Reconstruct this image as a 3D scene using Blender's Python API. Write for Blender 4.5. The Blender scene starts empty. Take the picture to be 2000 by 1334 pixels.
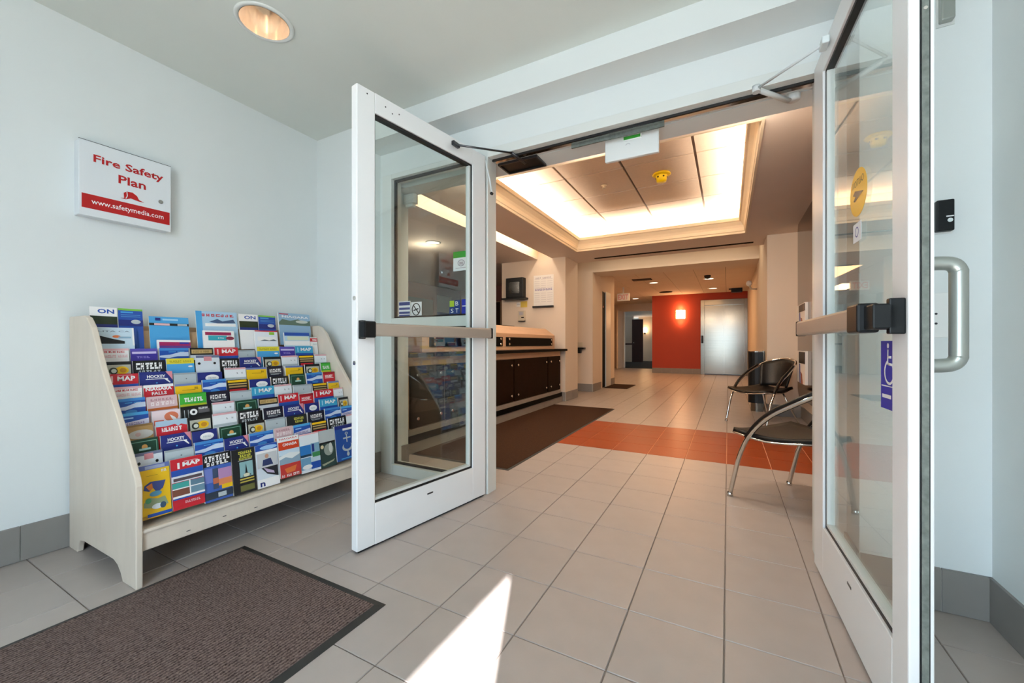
import bpy, bmesh, math, random
from mathutils import Vector, Matrix
random.seed(7)
S = bpy.context.scene
COL = S.collection
PI = math.pi

# ------------------------------------------------------------------ camera, world, sun, exposure
CAM_H = 0.9567
cd = bpy.data.cameras.new('camera')
cam = bpy.data.objects.new('camera', cd); COL.objects.link(cam)
cam.location = (0, 0, CAM_H)
cam.rotation_euler = (PI/2, 0, math.radians(28.19))
cd.sensor_width = 36.0; cd.lens = 787.19*36/2000
cd.shift_y = 4.85/2000
cd.clip_start = 0.02; cd.clip_end = 200
S.camera = cam

vs = S.view_settings
vs.view_transform = 'Standard'; vs.look = 'None'; vs.exposure = 0.22; vs.gamma = 1.0
vs.use_curve_mapping = False
S.cycles.use_denoising = True
S.cycles.max_bounces = 9; S.cycles.diffuse_bounces = 5; S.cycles.glossy_bounces = 4
S.cycles.use_adaptive_sampling = True; S.cycles.adaptive_threshold = 0.03
S.cycles.transparent_max_bounces = 16; S.cycles.transmission_bounces = 6
S.cycles.sample_clamp_indirect = 6.0
S.cycles.caustics_reflective = False; S.cycles.caustics_refractive = False

w = bpy.data.worlds.new('sky'); S.world = w; w.use_nodes = True
bg = w.node_tree.nodes['Background']
bg.inputs['Color'].default_value = (0.61, 0.81, 1.0, 1); bg.inputs['Strength'].default_value = 9.0

def light(name, kind, loc, energy, color, size=None, rot=(0, 0, 0), **k):
    d = bpy.data.lights.new(name, kind); o = bpy.data.objects.new(name, d); COL.objects.link(o)
    o.location = loc; o.rotation_euler = rot; d.energy = energy; d.color = color
    if kind == 'AREA':
        d.shape = 'RECTANGLE'; d.size, d.size_y = size
    for a, b in k.items(): setattr(d, a, b)
    return o

SUN_E = math.radians(35)
sdir = Vector((-0.393*math.cos(SUN_E), 0.92*math.cos(SUN_E), -math.sin(SUN_E)))
sun = light('sun', 'SUN', (3, -6, 5), 33.0, (1.0, 0.98, 0.98))
sun.rotation_euler = sdir.to_track_quat('-Z', 'Y').to_euler()
sun.data.angle = math.radians(0.5)
portal = light('daylight_portal', 'AREA', (-0.26, -1.34, 1.21), 1.0, (1, 1, 1), (1.38, 2.42), (PI/2, 0, 0))
portal.data.cycles.is_portal = True

WARM = (1.0, 0.84, 0.67)
TRAY = (-2.10, 0.20, 3.06, 6.07)           # outer edge of the lit ceiling tray
def cove(loc, size, rot, e): return light('cove_lamp', 'AREA', loc, e, WARM, size, rot)
COVE_E = 64.0
# lamps lie in the trough behind the crown and shine up on the raised ceiling
cove((TRAY[0]-0.05, (TRAY[2]+TRAY[3])/2, 2.57), (0.05, 2.9), (PI, 0, 0), COVE_E)
cove((TRAY[1]+0.05, (TRAY[2]+TRAY[3])/2, 2.57), (0.05, 2.9), (PI, 0, 0), COVE_E)
cove(((TRAY[0]+TRAY[1])/2, TRAY[3]+0.05, 2.57), (2.2, 0.05), (PI, 0, 0), COVE_E*0.8)
cove(((TRAY[0]+TRAY[1])/2, TRAY[2]-0.05, 2.57), (2.2, 0.05), (PI, 0, 0), COVE_E*0.8)
light('slot_lamp', 'AREA', (-2.74, 4.4, 2.63), 14.0, WARM, (0.06, 3.5), (0, 0, 0))

# added fill lights without fixtures, inside the doors and in the ceiling pocket
for x_ in (-1.9, -0.9, 0.1): light('lobby_fill', 'AREA', (x_, 2.76, 2.38), 20.0, WARM, (0.2, 0.2), (math.radians(52), 0, 0))
light('pocket_fill', 'AREA', (-0.95, 7.4, 2.69), 9.0, (1.0, 0.76, 0.5), (2.6, 0.15))

# ------------------------------------------------------------------ materials
def lin(h):
    h = h.lstrip('#'); v = [int(h[i:i+2], 16)/255 for i in (0, 2, 4)]
    return tuple((c/12.92 if c <= 0.04045 else ((c+0.055)/1.055)**2.4) for c in v)
MATS = {}
def mat(name, col, rough=0.6, metal=0.0, var=0.0, scale=8.0, bump=0.0, bscale=60.0, spec=0.5, stretch=None, rnd=0.0, coat=0.0, emit=None, estr=0.0):
    if name in MATS: return MATS[name]
    m = bpy.data.materials.new(name); m.use_nodes = True; nt = m.node_tree; N = nt.nodes; L = nt.links
    b = N['Principled BSDF']; c = lin(col) if isinstance(col, str) else col
    b.inputs['Base Color'].default_value = (*c, 1); b.inputs['Roughness'].default_value = rough
    b.inputs['Metallic'].default_value = metal; b.inputs['Specular IOR Level'].default_value = spec
    b.inputs['Coat Weight'].default_value = coat
    if emit: b.inputs['Emission Color'].default_value = (*emit, 1); b.inputs['Emission Strength'].default_value = estr
    co = None
    if var or bump or stretch:
        co = N.new('ShaderNodeTexCoord')
        mp = N.new('ShaderNodeMapping'); L.new(co.outputs['Object'], mp.inputs['Vector'])
        mp.inputs['Scale'].default_value = stretch or (1, 1, 1)
    if var:
        n = N.new('ShaderNodeTexNoise'); n.inputs['Scale'].default_value = scale; n.inputs['Detail'].default_value = 5
        L.new(mp.outputs['Vector'], n.inputs['Vector'])
        r = N.new('ShaderNodeMapRange'); r.inputs['From Min'].default_value = 0.3; r.inputs['From Max'].default_value = 0.7
        r.inputs['To Min'].default_value = 1-var; r.inputs['To Max'].default_value = 1+var
        L.new(n.outputs['Fac'], r.inputs['Value'])
        x = N.new('ShaderNodeVectorMath'); x.operation = 'SCALE'; x.inputs[0].default_value = c
        val = r.outputs['Result']
        if rnd:
            oi = N.new('ShaderNodeObjectInfo'); r2 = N.new('ShaderNodeMapRange')
            r2.inputs['To Min'].default_value = 1-rnd; r2.inputs['To Max'].default_value = 1+rnd
            L.new(oi.outputs['Random'], r2.inputs['Value'])
            mm = N.new('ShaderNodeMath'); mm.operation = 'MULTIPLY'
            L.new(val, mm.inputs[0]); L.new(r2.outputs['Result'], mm.inputs[1]); val = mm.outputs[0]
        L.new(val, x.inputs['Scale']); L.new(x.outputs['Vector'], b.inputs['Base Color'])
    if bump:
        n2 = N.new('ShaderNodeTexNoise'); n2.inputs['Scale'].default_value = bscale; n2.inputs['Detail'].default_value = 4
        L.new(mp.outputs['Vector'], n2.inputs['Vector'])
        bp = N.new('ShaderNodeBump'); bp.inputs['Strength'].default_value = bump; bp.inputs['Distance'].default_value = 0.01
        L.new(n2.outputs['Fac'], bp.inputs['Height']); L.new(bp.outputs['Normal'], b.inputs['Normal'])
    MATS[name] = m; return m

mat('wall_paint', '#DFE4E4', 0.75, var=0.015, scale=2.0, bump=0.03, bscale=250)
mat('ceiling_paint', '#DEE3DE', 0.8, var=0.015, scale=2.0, bump=0.03, bscale=250)
mat('cream_paint', '#E2D2C0', 0.7, var=0.02, scale=2.0, bump=0.03, bscale=250)
mat('soffit_paint', '#E4D5C8', 0.75, var=0.02, scale=2.0, bump=0.03, bscale=250)
mat('crown_paint', '#F0E0C4', 0.55)
mat('panel_board', '#E2D0BE', 0.85, var=0.03, scale=40, bump=0.12, bscale=300)
mat('grid_metal', '#75655A', 0.7)
mat('red_paint', '#AC3C20', 0.6, var=0.03, scale=3, bump=0.03, bscale=200)
mat('pink_paint', '#9A6A62', 0.7, var=0.03, scale=3)
mat('floor_tile', '#B0A6A0', 0.34, var=0.035, scale=9, bump=0.02, bscale=120, rnd=0.02)
mat('orange_tile', '#923C11', 0.32, spec=0.2, var=0.03, scale=7, bump=0.02, bscale=100, rnd=0.04)
mat('grout', '#8A7E76', 0.9, var=0.05, scale=30)
mat('orange_grout', '#D9A583', 0.9)
mat('base_tile', '#87837F', 0.45, var=0.04, scale=10, rnd=0.03)
mat('base_grout', '#A8A49E', 0.9)
mat('door_white', '#EFEFEF', 0.35, var=0.01, scale=3)
mat('frame_white', '#DCDFDC', 0.35, var=0.01, scale=3)
mat('edge_grey', '#6F756F', 0.7, var=0.25, scale=60)
mat('gasket', '#0B0B0C', 0.5)
mat('black_plastic', '#0D1012', 0.4, spec=0.3)
mat('bar_alu', '#B3A79A', 0.35, metal=0.25, var=0.02, scale=5)
mat('handle_alu', '#A9AEA8', 0.32, metal=0.7)
mat('chrome', '#E0DCD6', 0.08, metal=1.0)
mat('steel_dark', '#4A4A4C', 0.3, metal=0.8)
mat('arm_white', '#D9DDDD', 0.4)
mat('pale_wood', '#DACDBD', 0.5, var=0.05, scale=5, stretch=(3, 3, 0.5), bump=0.02, bscale=40)
mat('tan_wood', '#C2A27E', 0.55, var=0.08, scale=8, stretch=(1, 0.3, 3))
mat('beech', '#D2AC8A', 0.45, var=0.06, scale=10, stretch=(1, 0.2, 3))
mat('dark_wood', '#1A0D05', 0.6, spec=0.06, var=0.15, scale=9, stretch=(1, 1, 0.3))
mat('black_top', '#0A0908', 0.6, spec=0.06, var=0.1, scale=40)
mat('plinth_grey', '#8D857C', 0.5, var=0.05, scale=8)
mat('leather', '#14100D', 0.42, var=0.1, scale=30, spec=0.3)
mat('seat_brown', '#3A2A1A', 0.35, var=0.15, scale=20)
mat('sign_white', '#DFE4E8', 0.4)
mat('sign_red', '#B50E12', 0.45)
mat('sign_white_ink', '#F6F6F6', 0.5)
mat('yellow_cover', '#EFD200', 0.4, var=0.04, scale=30)
mat('yellow_film', '#E8B51A', 0.4)
mat('blue_film', '#1A2FB0', 0.4)
mat('white_film', '#EEF0F4', 0.45)
mat('green_film', '#3FA83A', 0.4)
mat('lime_film', '#B6D23C', 0.4)
mat('navy_film', '#1F3C86', 0.4)
mat('plastic_white', '#E9EAE8', 0.4)
mat('plastic_beige', '#CFC4B0', 0.5)
mat('panel_gloss', '#4A2A17', 0.12, metal=1.0, var=0.3, scale=3, spec=0.2)
mat('steel', '#7F796F', 0.17, metal=1.0, var=0.04, scale=6, stretch=(0.2, 1, 14))
mat('carpet_black', '#0D0D10', 0.95, var=0.3, scale=80)
mat('door_brown', '#3A140E', 0.5, var=0.1, scale=8)
mat('door_black', '#0C0A09', 0.6, spec=0.1)
mat('screen_dark', '#23241F', 0.2, var=0.5, scale=9)
mat('paper', '#EDEAE6', 0.7)
mat('ink_purple', '#7F77B0', 0.7)
mat('ink_grey', '#B9B4BC', 0.7)
mat('concrete', '#BDB6AA', 0.85, var=0.06, scale=3)
mat('office_grey', '#5F6E73', 0.6)
mat('note_yellow', '#E2C65A', 0.7)
mat('lamp_glass', '#FFE9C8', 0.4, emit=(1.0, 0.62, 0.30), estr=16.0)
mat('downlight_lens', '#FFF4E4', 0.5, emit=(1.0, 0.80, 0.58), estr=2.2)
mat('exit_red', '#C98A86', 0.5, emit=(0.8, 0.35, 0.3), estr=0.12)
mat('vent_dark', '#17110C', 0.8, spec=0.1)
mat('rubber', '#2B2C2B', 0.7, var=0.1, scale=40)
mat('reflector', '#E9D8C6', 0.12, metal=0.85)
mat('teal_white', '#DDE6E8', 0.4)

def carpet(name, c1, c2):
    m = bpy.data.materials.new(name); m.use_nodes = True; N = m.node_tree.nodes; L = m.node_tree.links; b = N['Principled BSDF']
    co = N.new('ShaderNodeTexCoord'); n = N.new('ShaderNodeTexNoise'); n.inputs['Scale'].default_value = 170; n.inputs['Detail'].default_value = 3
    L.new(co.outputs['Object'], n.inputs['Vector'])
    wv = N.new('ShaderNodeTexWave'); wv.wave_type = 'BANDS'; wv.bands_direction = 'X'; wv.inputs['Scale'].default_value = 26
    wv.inputs['Distortion'].default_value = 2.5; wv.inputs['Detail Scale'].default_value = 6
    L.new(co.outputs['Object'], wv.inputs['Vector'])
    ad = N.new('ShaderNodeMath'); ad.operation = 'MULTIPLY_ADD'; ad.inputs[1].default_value = 0.35
    L.new(wv.outputs['Fac'], ad.inputs[0]); L.new(n.outputs['Fac'], ad.inputs[2])
    cr = N.new('ShaderNodeValToRGB'); cr.color_ramp.elements[0].position = 0.35; cr.color_ramp.elements[1].position = 0.95
    cr.color_ramp.elements[0].color = (*lin(c1), 1); cr.color_ramp.elements[1].color = (*lin(c2), 1)
    L.new(ad.outputs[0], cr.inputs['Fac']); L.new(cr.outputs['Color'], b.inputs['Base Color'])
    b.inputs['Roughness'].default_value = 0.95; b.inputs['Specular IOR Level'].default_value = 0.1
    bp = N.new('ShaderNodeBump'); bp.inputs['Strength'].default_value = 0.9; bp.inputs['Distance'].default_value = 0.006
    L.new(ad.outputs[0], bp.inputs['Height']); L.new(bp.outputs['Normal'], b.inputs['Normal'])
    MATS[name] = m
carpet('mat_brown', '#3A2E2C', '#8A7872')
carpet('runner_brown', '#24170F', '#493224')

def glass(name, tint, refl):
    m = bpy.data.materials.new(name); m.use_nodes = True; N = m.node_tree.nodes; L = m.node_tree.links
    N.remove(N['Principled BSDF'])
    t = N.new('ShaderNodeBsdfTransparent'); t.inputs['Color'].default_value = (*tint, 1)
    g = N.new('ShaderNodeBsdfGlossy'); g.inputs['Roughness'].default_value = 0.01
    g.inputs['Color'].default_value = (1, 1, 1, 1)
    lw = N.new('ShaderNodeLayerWeight'); lw.inputs['Blend'].default_value = 0.5     # facing = 1 - |cos|, the same from both sides of the pane
    p5 = N.new('ShaderNodeMath'); p5.operation = 'POWER'; p5.inputs[1].default_value = 5.0; L.new(lw.outputs['Facing'], p5.inputs[0])
    f = N.new('ShaderNodeMath'); f.operation = 'MULTIPLY_ADD'; f.inputs[1].default_value = 1-refl; f.inputs[2].default_value = refl; L.new(p5.outputs[0], f.inputs[0])
    mx = N.new('ShaderNodeMixShader'); L.new(f.outputs[0], mx.inputs['Fac'])
    L.new(t.outputs[0], mx.inputs[1]); L.new(g.outputs[0], mx.inputs[2])
    L.new(mx.outputs[0], N['Material Output'].inputs['Surface']); MATS[name] = m
glass('door_glass', (0.95, 0.975, 0.955), 0.03)
glass('side_glass', (0.90, 0.925, 0.91), 0.075)

def print_mat():
    m = bpy.data.materials.new('print_ink'); m.use_nodes = True; N = m.node_tree.nodes; L = m.node_tree.links; b = N['Principled BSDF']
    a = N.new('ShaderNodeAttribute'); a.attribute_name = 'ink'
    L.new(a.outputs['Color'], b.inputs['Base Color']); b.inputs['Roughness'].default_value = 0.38
    MATS['print_ink'] = m
print_mat()

# ------------------------------------------------------------------ mesh helpers
class MB:
    def __init__(s): s.v = []; s.f = []; s.c = []; s.sm = []
    def face(s, pts, col=None, smooth=False):
        n = len(s.v); s.v += [tuple(p) for p in pts]; s.f.append(tuple(range(n, n+len(pts)))); s.c.append(col); s.sm.append(smooth)
    def box(s, x0, x1, y0, y1, z0, z1, col=None):
        if x0 > x1: x0, x1 = x1, x0
        if y0 > y1: y0, y1 = y1, y0
        if z0 > z1: z0, z1 = z1, z0
        n = len(s.v)
        s.v += [(x0,y0,z0),(x1,y0,z0),(x1,y1,z0),(x0,y1,z0),(x0,y0,z1),(x1,y0,z1),(x1,y1,z1),(x0,y1,z1)]
        for q in ((0,3,2,1),(4,5,6,7),(0,1,5,4),(1,2,6,5),(2,3,7,6),(3,0,4,7)):
            s.f.append(tuple(n+i for i in q)); s.c.append(col); s.sm.append(False)
        return s
    def prism(s, poly, axis, a, b):
        """extrude a 2d polygon along axis ('x': (y,z), 'y': (x,z), 'z': (x,y))"""
        def P(p, t):
            return {'x': (t, p[0], p[1]), 'y': (p[0], t, p[1]), 'z': (p[0], p[1], t)}[axis]
        n = len(s.v); k = len(poly)
        s.v += [P(p, a) for p in poly] + [P(p, b) for p in poly]
        s.f += [tuple(n+i for i in range(k)), tuple(n+k+i for i in reversed(range(k)))]
        s.f += [(n+i, n+k+i, n+k+(i+1) % k, n+(i+1) % k) for i in range(k)]
        s.c += [None]*(k+2); s.sm += [False]*(k+2)
        return s
    def tube(s, pts, r, seg=10, caps=True, flat=None):
        pts = [Vector(p) for p in pts]; k = len(pts)
        rs = r if isinstance(r, (list, tuple)) else [r]*k
        up = None; n0 = len(s.v)
        for i, p in enumerate(pts):
            t = (pts[min(i+1, k-1)]-pts[max(i-1, 0)]).normalized()
            if up is None:
                up = t.cross(Vector((0, 0, 1))) if abs(t.z) < 0.95 else t.cross(Vector((1, 0, 0)))
            up = (up-t*up.dot(t)).normalized(); bi = t.cross(up)
            for j in range(seg):
                a = 2*PI*j/seg
                s.v.append(tuple(p+up*math.cos(a)*rs[i]+bi*math.sin(a)*rs[i]*(flat or 1)))
        for i in range(k-1):
            for j in range(seg):
                a = n0+i*seg+j; b = n0+i*seg+(j+1) % seg
                s.f.append((a, b, b+seg, a+seg)); s.c.append(None); s.sm.append(True)
        if caps:
            s.f.append(tuple(n0+j for j in reversed(range(seg)))); s.f.append(tuple(n0+(k-1)*seg+j for j in range(seg)))
            s.c += [None]*2; s.sm += [False]*2
        return s
    def lathe(s, prof, cx, cy, seg=24):
        n0 = len(s.v); k = len(prof)
        for (r, z) in prof:
            for j in range(seg):
                a = 2*PI*j/seg; s.v.append((cx+r*math.cos(a), cy+r*math.sin(a), z))
        for i in range(k-1):
            for j in range(seg):
                a = n0+i*seg+j; b = n0+i*seg+(j+1) % seg
                s.f.append((a, b, b+seg, a+seg)); s.c.append(None); s.sm.append(True)
        return s
    def disc(s, c, ax, r, t, seg=20):
        """short cylinder at c along axis ax"""
        ax = Vector(ax).normalized(); c = Vector(c)
        return s.tube([c, c+ax*t], r, seg)
    def mesh(s, name):
        me = bpy.data.meshes.new(name); me.from_pydata(s.v, [], s.f)
        me.polygons.foreach_set('use_smooth', s.sm)
        if any(c is not None for c in s.c):
            at = me.color_attributes.new('ink', 'FLOAT_COLOR', 'CORNER')
            for p, c in zip(me.polygons, s.c):
                for li in p.loop_indices: at.data[li].color = (*(c or (1, 1, 1)), 1)
        me.update(); return me
    def build(s, name, m, parent=None, bevel=0, label=None, fix=True):
        me = s.mesh(name); me.materials.append(MATS[m])
        if fix:
            bm = bmesh.new(); bm.from_mesh(me); bmesh.ops.recalc_face_normals(bm, faces=bm.faces); bm.to_mesh(me); bm.free()
        return link(name, me, parent, bevel, label)
def link(name, me, parent=None, bevel=0, label=None):
    o = bpy.data.objects.new(name, me); COL.objects.link(o)
    if parent: o.parent = parent
    if bevel:
        b = o.modifiers.new('bevel', 'BEVEL'); b.width = bevel; b.segments = 2; b.limit_method = 'ANGLE'; b.angle_limit = 0.6
    if label: o['label'] = label
    return o
def box(name, m, x0, x1, y0, y1, z0, z1, parent=None, bevel=0, label=None):
    return MB().box(x0, x1, y0, y1, z0, z1).build(name, m, parent, bevel, label)
def empty(name, loc=(0, 0, 0), rz=0.0):
    o = bpy.data.objects.new(name, None); COL.objects.link(o); o.location = loc; o.rotation_euler = (0, 0, rz); o.empty_display_size = 0.1
    return o
def tag(o, label, cat, group=None):
    o['label'] = label; o['category'] = cat
    if group: o['group'] = group
    return o
def struct(o, label=None):
    o['kind'] = 'structure'
    if label: o['label'] = label
    return o
def copy_tree(o, parent=None):
    c = o.copy(); COL.objects.link(c)
    if parent: c.parent = parent
    for ch in o.children: copy_tree(ch, c)
    return c
def smooth(pts, n=3):
    out = []; P_ = [Vector(p) for p in pts]
    for i in range(len(P_)-1):
        p0, p1, p2, p3 = P_[max(i-1, 0)], P_[i], P_[i+1], P_[min(i+2, len(P_)-1)]
        for k in range(n):
            t = k/n
            out.append(0.5*((2*p1)+(p2-p0)*t+(2*p0-5*p1+4*p2-p3)*t*t+(3*p1-p0-3*p2+p3)*t*t*t))
    out.append(P_[-1]); return out
def grid_mesh(rows, name, m_, parent, thick, offset):
    nx = len(rows[0]); me = bpy.data.meshes.new(name)
    me.from_pydata([tuple(p) for r in rows for p in r], [], [(j*nx+i, j*nx+i+1, (j+1)*nx+i+1, (j+1)*nx+i) for j in range(len(rows)-1) for i in range(nx-1)])
    me.polygons.foreach_set('use_smooth', [True]*len(me.polygons)); me.materials.append(MATS[m_]); me.update()
    o = link(name, me, parent); so = o.modifiers.new('thick', 'SOLIDIFY'); so.thickness = thick; so.offset = offset
    return o
TXT = {}
def text_polys(t, bold=0.0):
    key = (t, bold)
    if key not in TXT:
        cu = bpy.data.curves.new('t', 'FONT'); cu.body = t; cu.offset = bold; cu.resolution_u = 2
        o = bpy.data.objects.new('t', cu); COL.objects.link(o)
        dg = bpy.context.evaluated_depsgraph_get(); dg.update()
        me = bpy.data.meshes.new_from_object(o.evaluated_get(dg))
        vv = [v.co.copy() for v in me.vertices]; ff = [tuple(p.vertices) for p in me.polygons]
        bpy.data.objects.remove(o); bpy.data.curves.remove(cu); bpy.data.meshes.remove(me)
        x0 = min(v.x for v in vv); x1 = max(v.x for v in vv); y0 = min(v.y for v in vv); y1 = max(v.y for v in vv)
        TXT[key] = ([((v.x-x0)/(x1-x0), (v.y-y0)/(y1-y0)) for v in vv], ff)
    return TXT[key]
def put_text(mb, t, origin, ux, uy, w_, h_, col=None, bold=0.0):
    """lettering stretched into a w_ x h_ rectangle whose lower left corner is origin"""
    vv, ff = text_polys(t, bold); O = Vector(origin); ux = Vector(ux); uy = Vector(uy); n = len(mb.v)
    mb.v += [tuple(O+ux*(a*w_)+uy*(b*h_)) for a, b in vv]
    for f in ff: mb.f.append(tuple(n+i for i in f)); mb.c.append(col); mb.sm.append(False)

# ------------------------------------------------------------------ dimensions of the room
XL, XR = -2.75, 0.80          # vestibule side walls
YJ, YW, YI = 2.00, 2.19, 2.46 # jamb/beam plane, door wall face, lobby face of the door wall
ZC = 2.50                     # vestibule ceiling
ZS = 2.41                     # lobby soffit
YB = -1.30                    # entrance wall behind the camera
XLR = 0.84                    # lobby right wall

# ------------------------------------------------------------------ shell
def wallbox(name, m, *a, label=None, parent=None):
    o = box(name, m, *a, parent=parent)
    if parent is None: struct(o, label)
    return o
wl = wallbox('wall_left', 'wall_paint', XL-0.15, XL, YB, YI, 0, ZC+0.1)
wr = wallbox('wall_right', 'wall_paint', XR, XR+0.15, YB, YJ+0.02, 0, ZC+0.1)
DLX, DLY, DLR = -1.96, 1.145, 0.104          # recessed downlight
m = MB(); hs = 0.2
m.box(XL-0.15, DLX-hs, YB-0.1, YJ, ZC, ZC+0.02).box(DLX+hs, XR+0.15, YB-0.1, YJ, ZC, ZC+0.02)
m.box(DLX-hs, DLX+hs, YB-0.1, DLY-hs, ZC, ZC+0.02).box(DLX-hs, DLX+hs, DLY+hs, YJ, ZC, ZC+0.02)
for k in range(32):
    def cp_(a):
        c_, s_ = math.cos(a), math.sin(a); q_ = hs/max(abs(c_), abs(s_))
        return (DLX+DLR*c_, DLY+DLR*s_, ZC), (DLX+q_*c_, DLY+q_*s_, ZC)
    (i0, o0), (i1, o1) = cp_(2*PI*k/32), cp_(2*PI*(k+1)/32); m.face([i0, o0, o1, i1])
m.box(XL-0.15, XR+0.15, YB-0.1, YJ, ZC+0.22, ZC+0.26)
struct(m.build('ceiling', 'ceiling_paint'))
# entrance wall behind the camera: one wide opening to the outside
m = MB(); m.box(XL, -0.95, YB-0.1, YB, 0, ZC).box(0.43, XR, YB-0.1, YB, 0, ZC).box(-0.95, 0.43, YB-0.1, YB, 2.42, ZC)
struct(m.build('wall_entrance', 'wall_paint'))
# door wall: jambs, beam and the recessed wall round the doors
m = MB()
m.box(XL, -2.29, YJ, YI, 0, ZC+0.1)
m.box(-2.29, 0.446, YJ, YW, 2.36, ZC+0.1)
m.box(-2.29, -2.265, YW, YI, 0, 2.20)
m.box(-2.29, 0.446, YW, YI+0.02, 2.20, ZC+0.1)
m.box(0.446, XR+0.15, YJ, YI, 0, ZC+0.1)
m.box(0.40, 0.446, YW, YI, 0, 2.20)
struct(m.build('wall_front', 'wall_paint'))
box('header_beam', 'wall_paint', -2.265, 0.40, YW+0.13, YI+0.02, 2.145, 2.20, parent=bpy.data.objects['wall_front'])

# outside: forecourt paving and an unseen slab added to cut the sun to a sliver
struct(box('ground', 'concrete', -14, 14, -16, YB-0.1, -0.25, -0.02))
struct(box('sun_block_slab', 'wall_paint', -6.0, 0.894, -6.5, YB-0.1, 3.0, 3.25), 'unseen white slab added outside to shape the sun patch')

# unseen outer shell round lobby and hall, added to keep sky and sun out
struct(box('roof', 'concrete', -7.0, 1.8, YJ+0.1, 25.2, 3.0, 3.15))
struct(box('wall_outer_left', 'concrete', -7.0, -6.8, YI-0.3, 25.2, -0.2, 3.0))
struct(box('wall_outer_right', 'concrete', 1.6, 1.8, YJ+0.05, 25.2, -0.2, 3.0))
struct(box('wall_outer_back', 'concrete', -7.0, 1.8, 25.0, 25.2, -0.2, 3.0))
m = MB(); m.box(-7.0, XL-0.15, YI-0.4, YI-0.2, -0.2, 3.0).box(XR+0.15, 1.8, YJ+0.02, YJ+0.2, -0.2, 3.0).box(XL-0.2, XR+0.2, YJ+0.02, YJ+0.16, ZC+0.1, 3.0)
struct(m.build('wall_outer_front', 'concrete'))

# ------------------------------------------------------------------ floor with separate tiles
floor = struct(box('floor', 'grout', -6.5, 1.2, YB, 24, -0.20, -0.004))
struct(box('floor_grout_band', 'orange_grout', -2.43, XLR, 3.645, 4.935, -0.0045, -0.0025))
TX, G = 0.305, 0.0035
xs = [-1.231+TX*i for i in range(-16, 9)]
ys = [1.7795-TX*j for j in range(10, 0, -1)]
r1 = [1.7795+(3.645-1.7795)*j/6 for j in range(6)]
r2 = [3.645+(4.935-3.645)*j/4 for j in range(4)]
ys = ys+r1+r2+[4.935+TX*j for j in range(0, 38)]
def project(x, y, z=0):
    a = math.radians(28.19); vx, vy = x, y; d = -vx*math.sin(a)+vy*math.cos(a); r = vx*math.cos(a)+vy*math.sin(a)
    if d < 0.2: return None
    return 1000+787.19*r/d, 671.85-787.19*(z-CAM_H)/d
def tile_mesh(w_, h_):
    mb = MB(); e = 0.0015; a, b = w_/2, h_/2
    top = [(-a+e, -b+e, 0), (a-e, -b+e, 0), (a-e, b-e, 0), (-a+e, b-e, 0)]
    bot = [(-a, -b, -0.003), (a, -b, -0.003), (a, b, -0.003), (-a, b, -0.003)]
    mb.face(top)
    for i in range(4): mb.face([bot[i], bot[(i+1) % 4], top[(i+1) % 4], top[i]])
    return mb
TM = {}
cand = []
for j in range(len(ys)-1):
    y0, y1 = ys[j]+G/2, ys[j+1]-G/2
    ym = (y0+y1)/2
    for i in range(len(xs)-1):
        x0, x1 = xs[i]+G/2, xs[i+1]-G/2
        lo, hi = (XL, XR) if ym < YI else ((-2.43 if ym < 6.3 else (-2.76 if ym < 8.6 else -4.6)), XLR)
        if ym > 16.3: continue
        x0, x1 = max(x0, lo), min(x1, hi)
        if x1-x0 < 0.02: continue
        orange = 3.64 < ym < 4.93
        ps = [project(x, y) for x in (x0, x1) for y in (y0, y1)]
        area = 0
        if all(ps):
            u = [p[0] for p in ps]; v = [p[1] for p in ps]
            if max(u) > 0 and min(u) < 2000 and min(v) < 1334:
                area = abs((ps[1][0]-ps[0][0])*(ps[2][1]-ps[0][1])-(ps[1][1]-ps[0][1])*(ps[2][0]-ps[0][0]))
        cand.append((area, x0, x1, y0, y1, orange))
cand.sort(key=lambda c: -c[0])
rest = {False: MB(), True: MB()}
nt_ = 0
for area, x0, x1, y0, y1, orange in cand:
    mn = 'orange_tile' if orange else 'floor_tile'
    if area > 0 and nt_ < 295:
        k = (round(x1-x0, 3), round(y1-y0, 3), orange)
        if k not in TM:
            TM[k] = tile_mesh(x1-x0, y1-y0).mesh('tile'); TM[k].materials.append(MATS[mn])
        o = link('tile', TM[k], floor); o.location = ((x0+x1)/2, (y0+y1)/2, 0); nt_ += 1
    else:
        t = tile_mesh(x1-x0, y1-y0); cx, cy = (x0+x1)/2, (y0+y1)/2
        for f in t.f: rest[orange].face([(t.v[q][0]+cx, t.v[q][1]+cy, t.v[q][2]) for q in f])
for k, mb in rest.items():
    if mb.f:
        o = mb.build('tile_field', 'orange_tile' if k else 'floor_tile', floor, fix=False); o['kind'] = 'stuff'

# ------------------------------------------------------------------ tiled baseboards
def baseboard(name, p0, p1, n, h=0.155, piece=0.305, start=0.0):
    """run of skirting tiles from p0 to p1; n is the unit normal into the room"""
    p0 = Vector((*p0, 0)); p1 = Vector((*p1, 0)); d = p1-p0; Ln = d.length; d.normalize(); n = Vector((*n, 0))
    par = MB()
    a, b = p0-n*0.001, p1-n*0.001; c, e = p1+n*0.006, p0+n*0.006
    par.prism([(a.x, a.y), (b.x, b.y), (c.x, c.y), (e.x, e.y)], 'z', 0.001, h-0.004)
    P = struct(par.build(name, 'base_grout'))
    t = -start
    while t < Ln-0.01:
        s0, s1 = max(t, 0)+0.0015, min(t+piece, Ln)-0.0015
        if s1-s0 > 0.01:
            q = [p0+d*s0, p0+d*s1, p0+d*s1+n*0.01, p0+d*s0+n*0.01]
            MB().prism([(v.x, v.y) for v in q], 'z', 0.003, h).build('tile', 'base_tile', P)
        t += piece
    return P
baseboard('baseboard_left', (XL, -0.6), (XL, YJ), (1, 0), start=0.08)
baseboard('baseboard_front_left', (XL, YJ), (-2.29, YJ), (0, -1))
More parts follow.
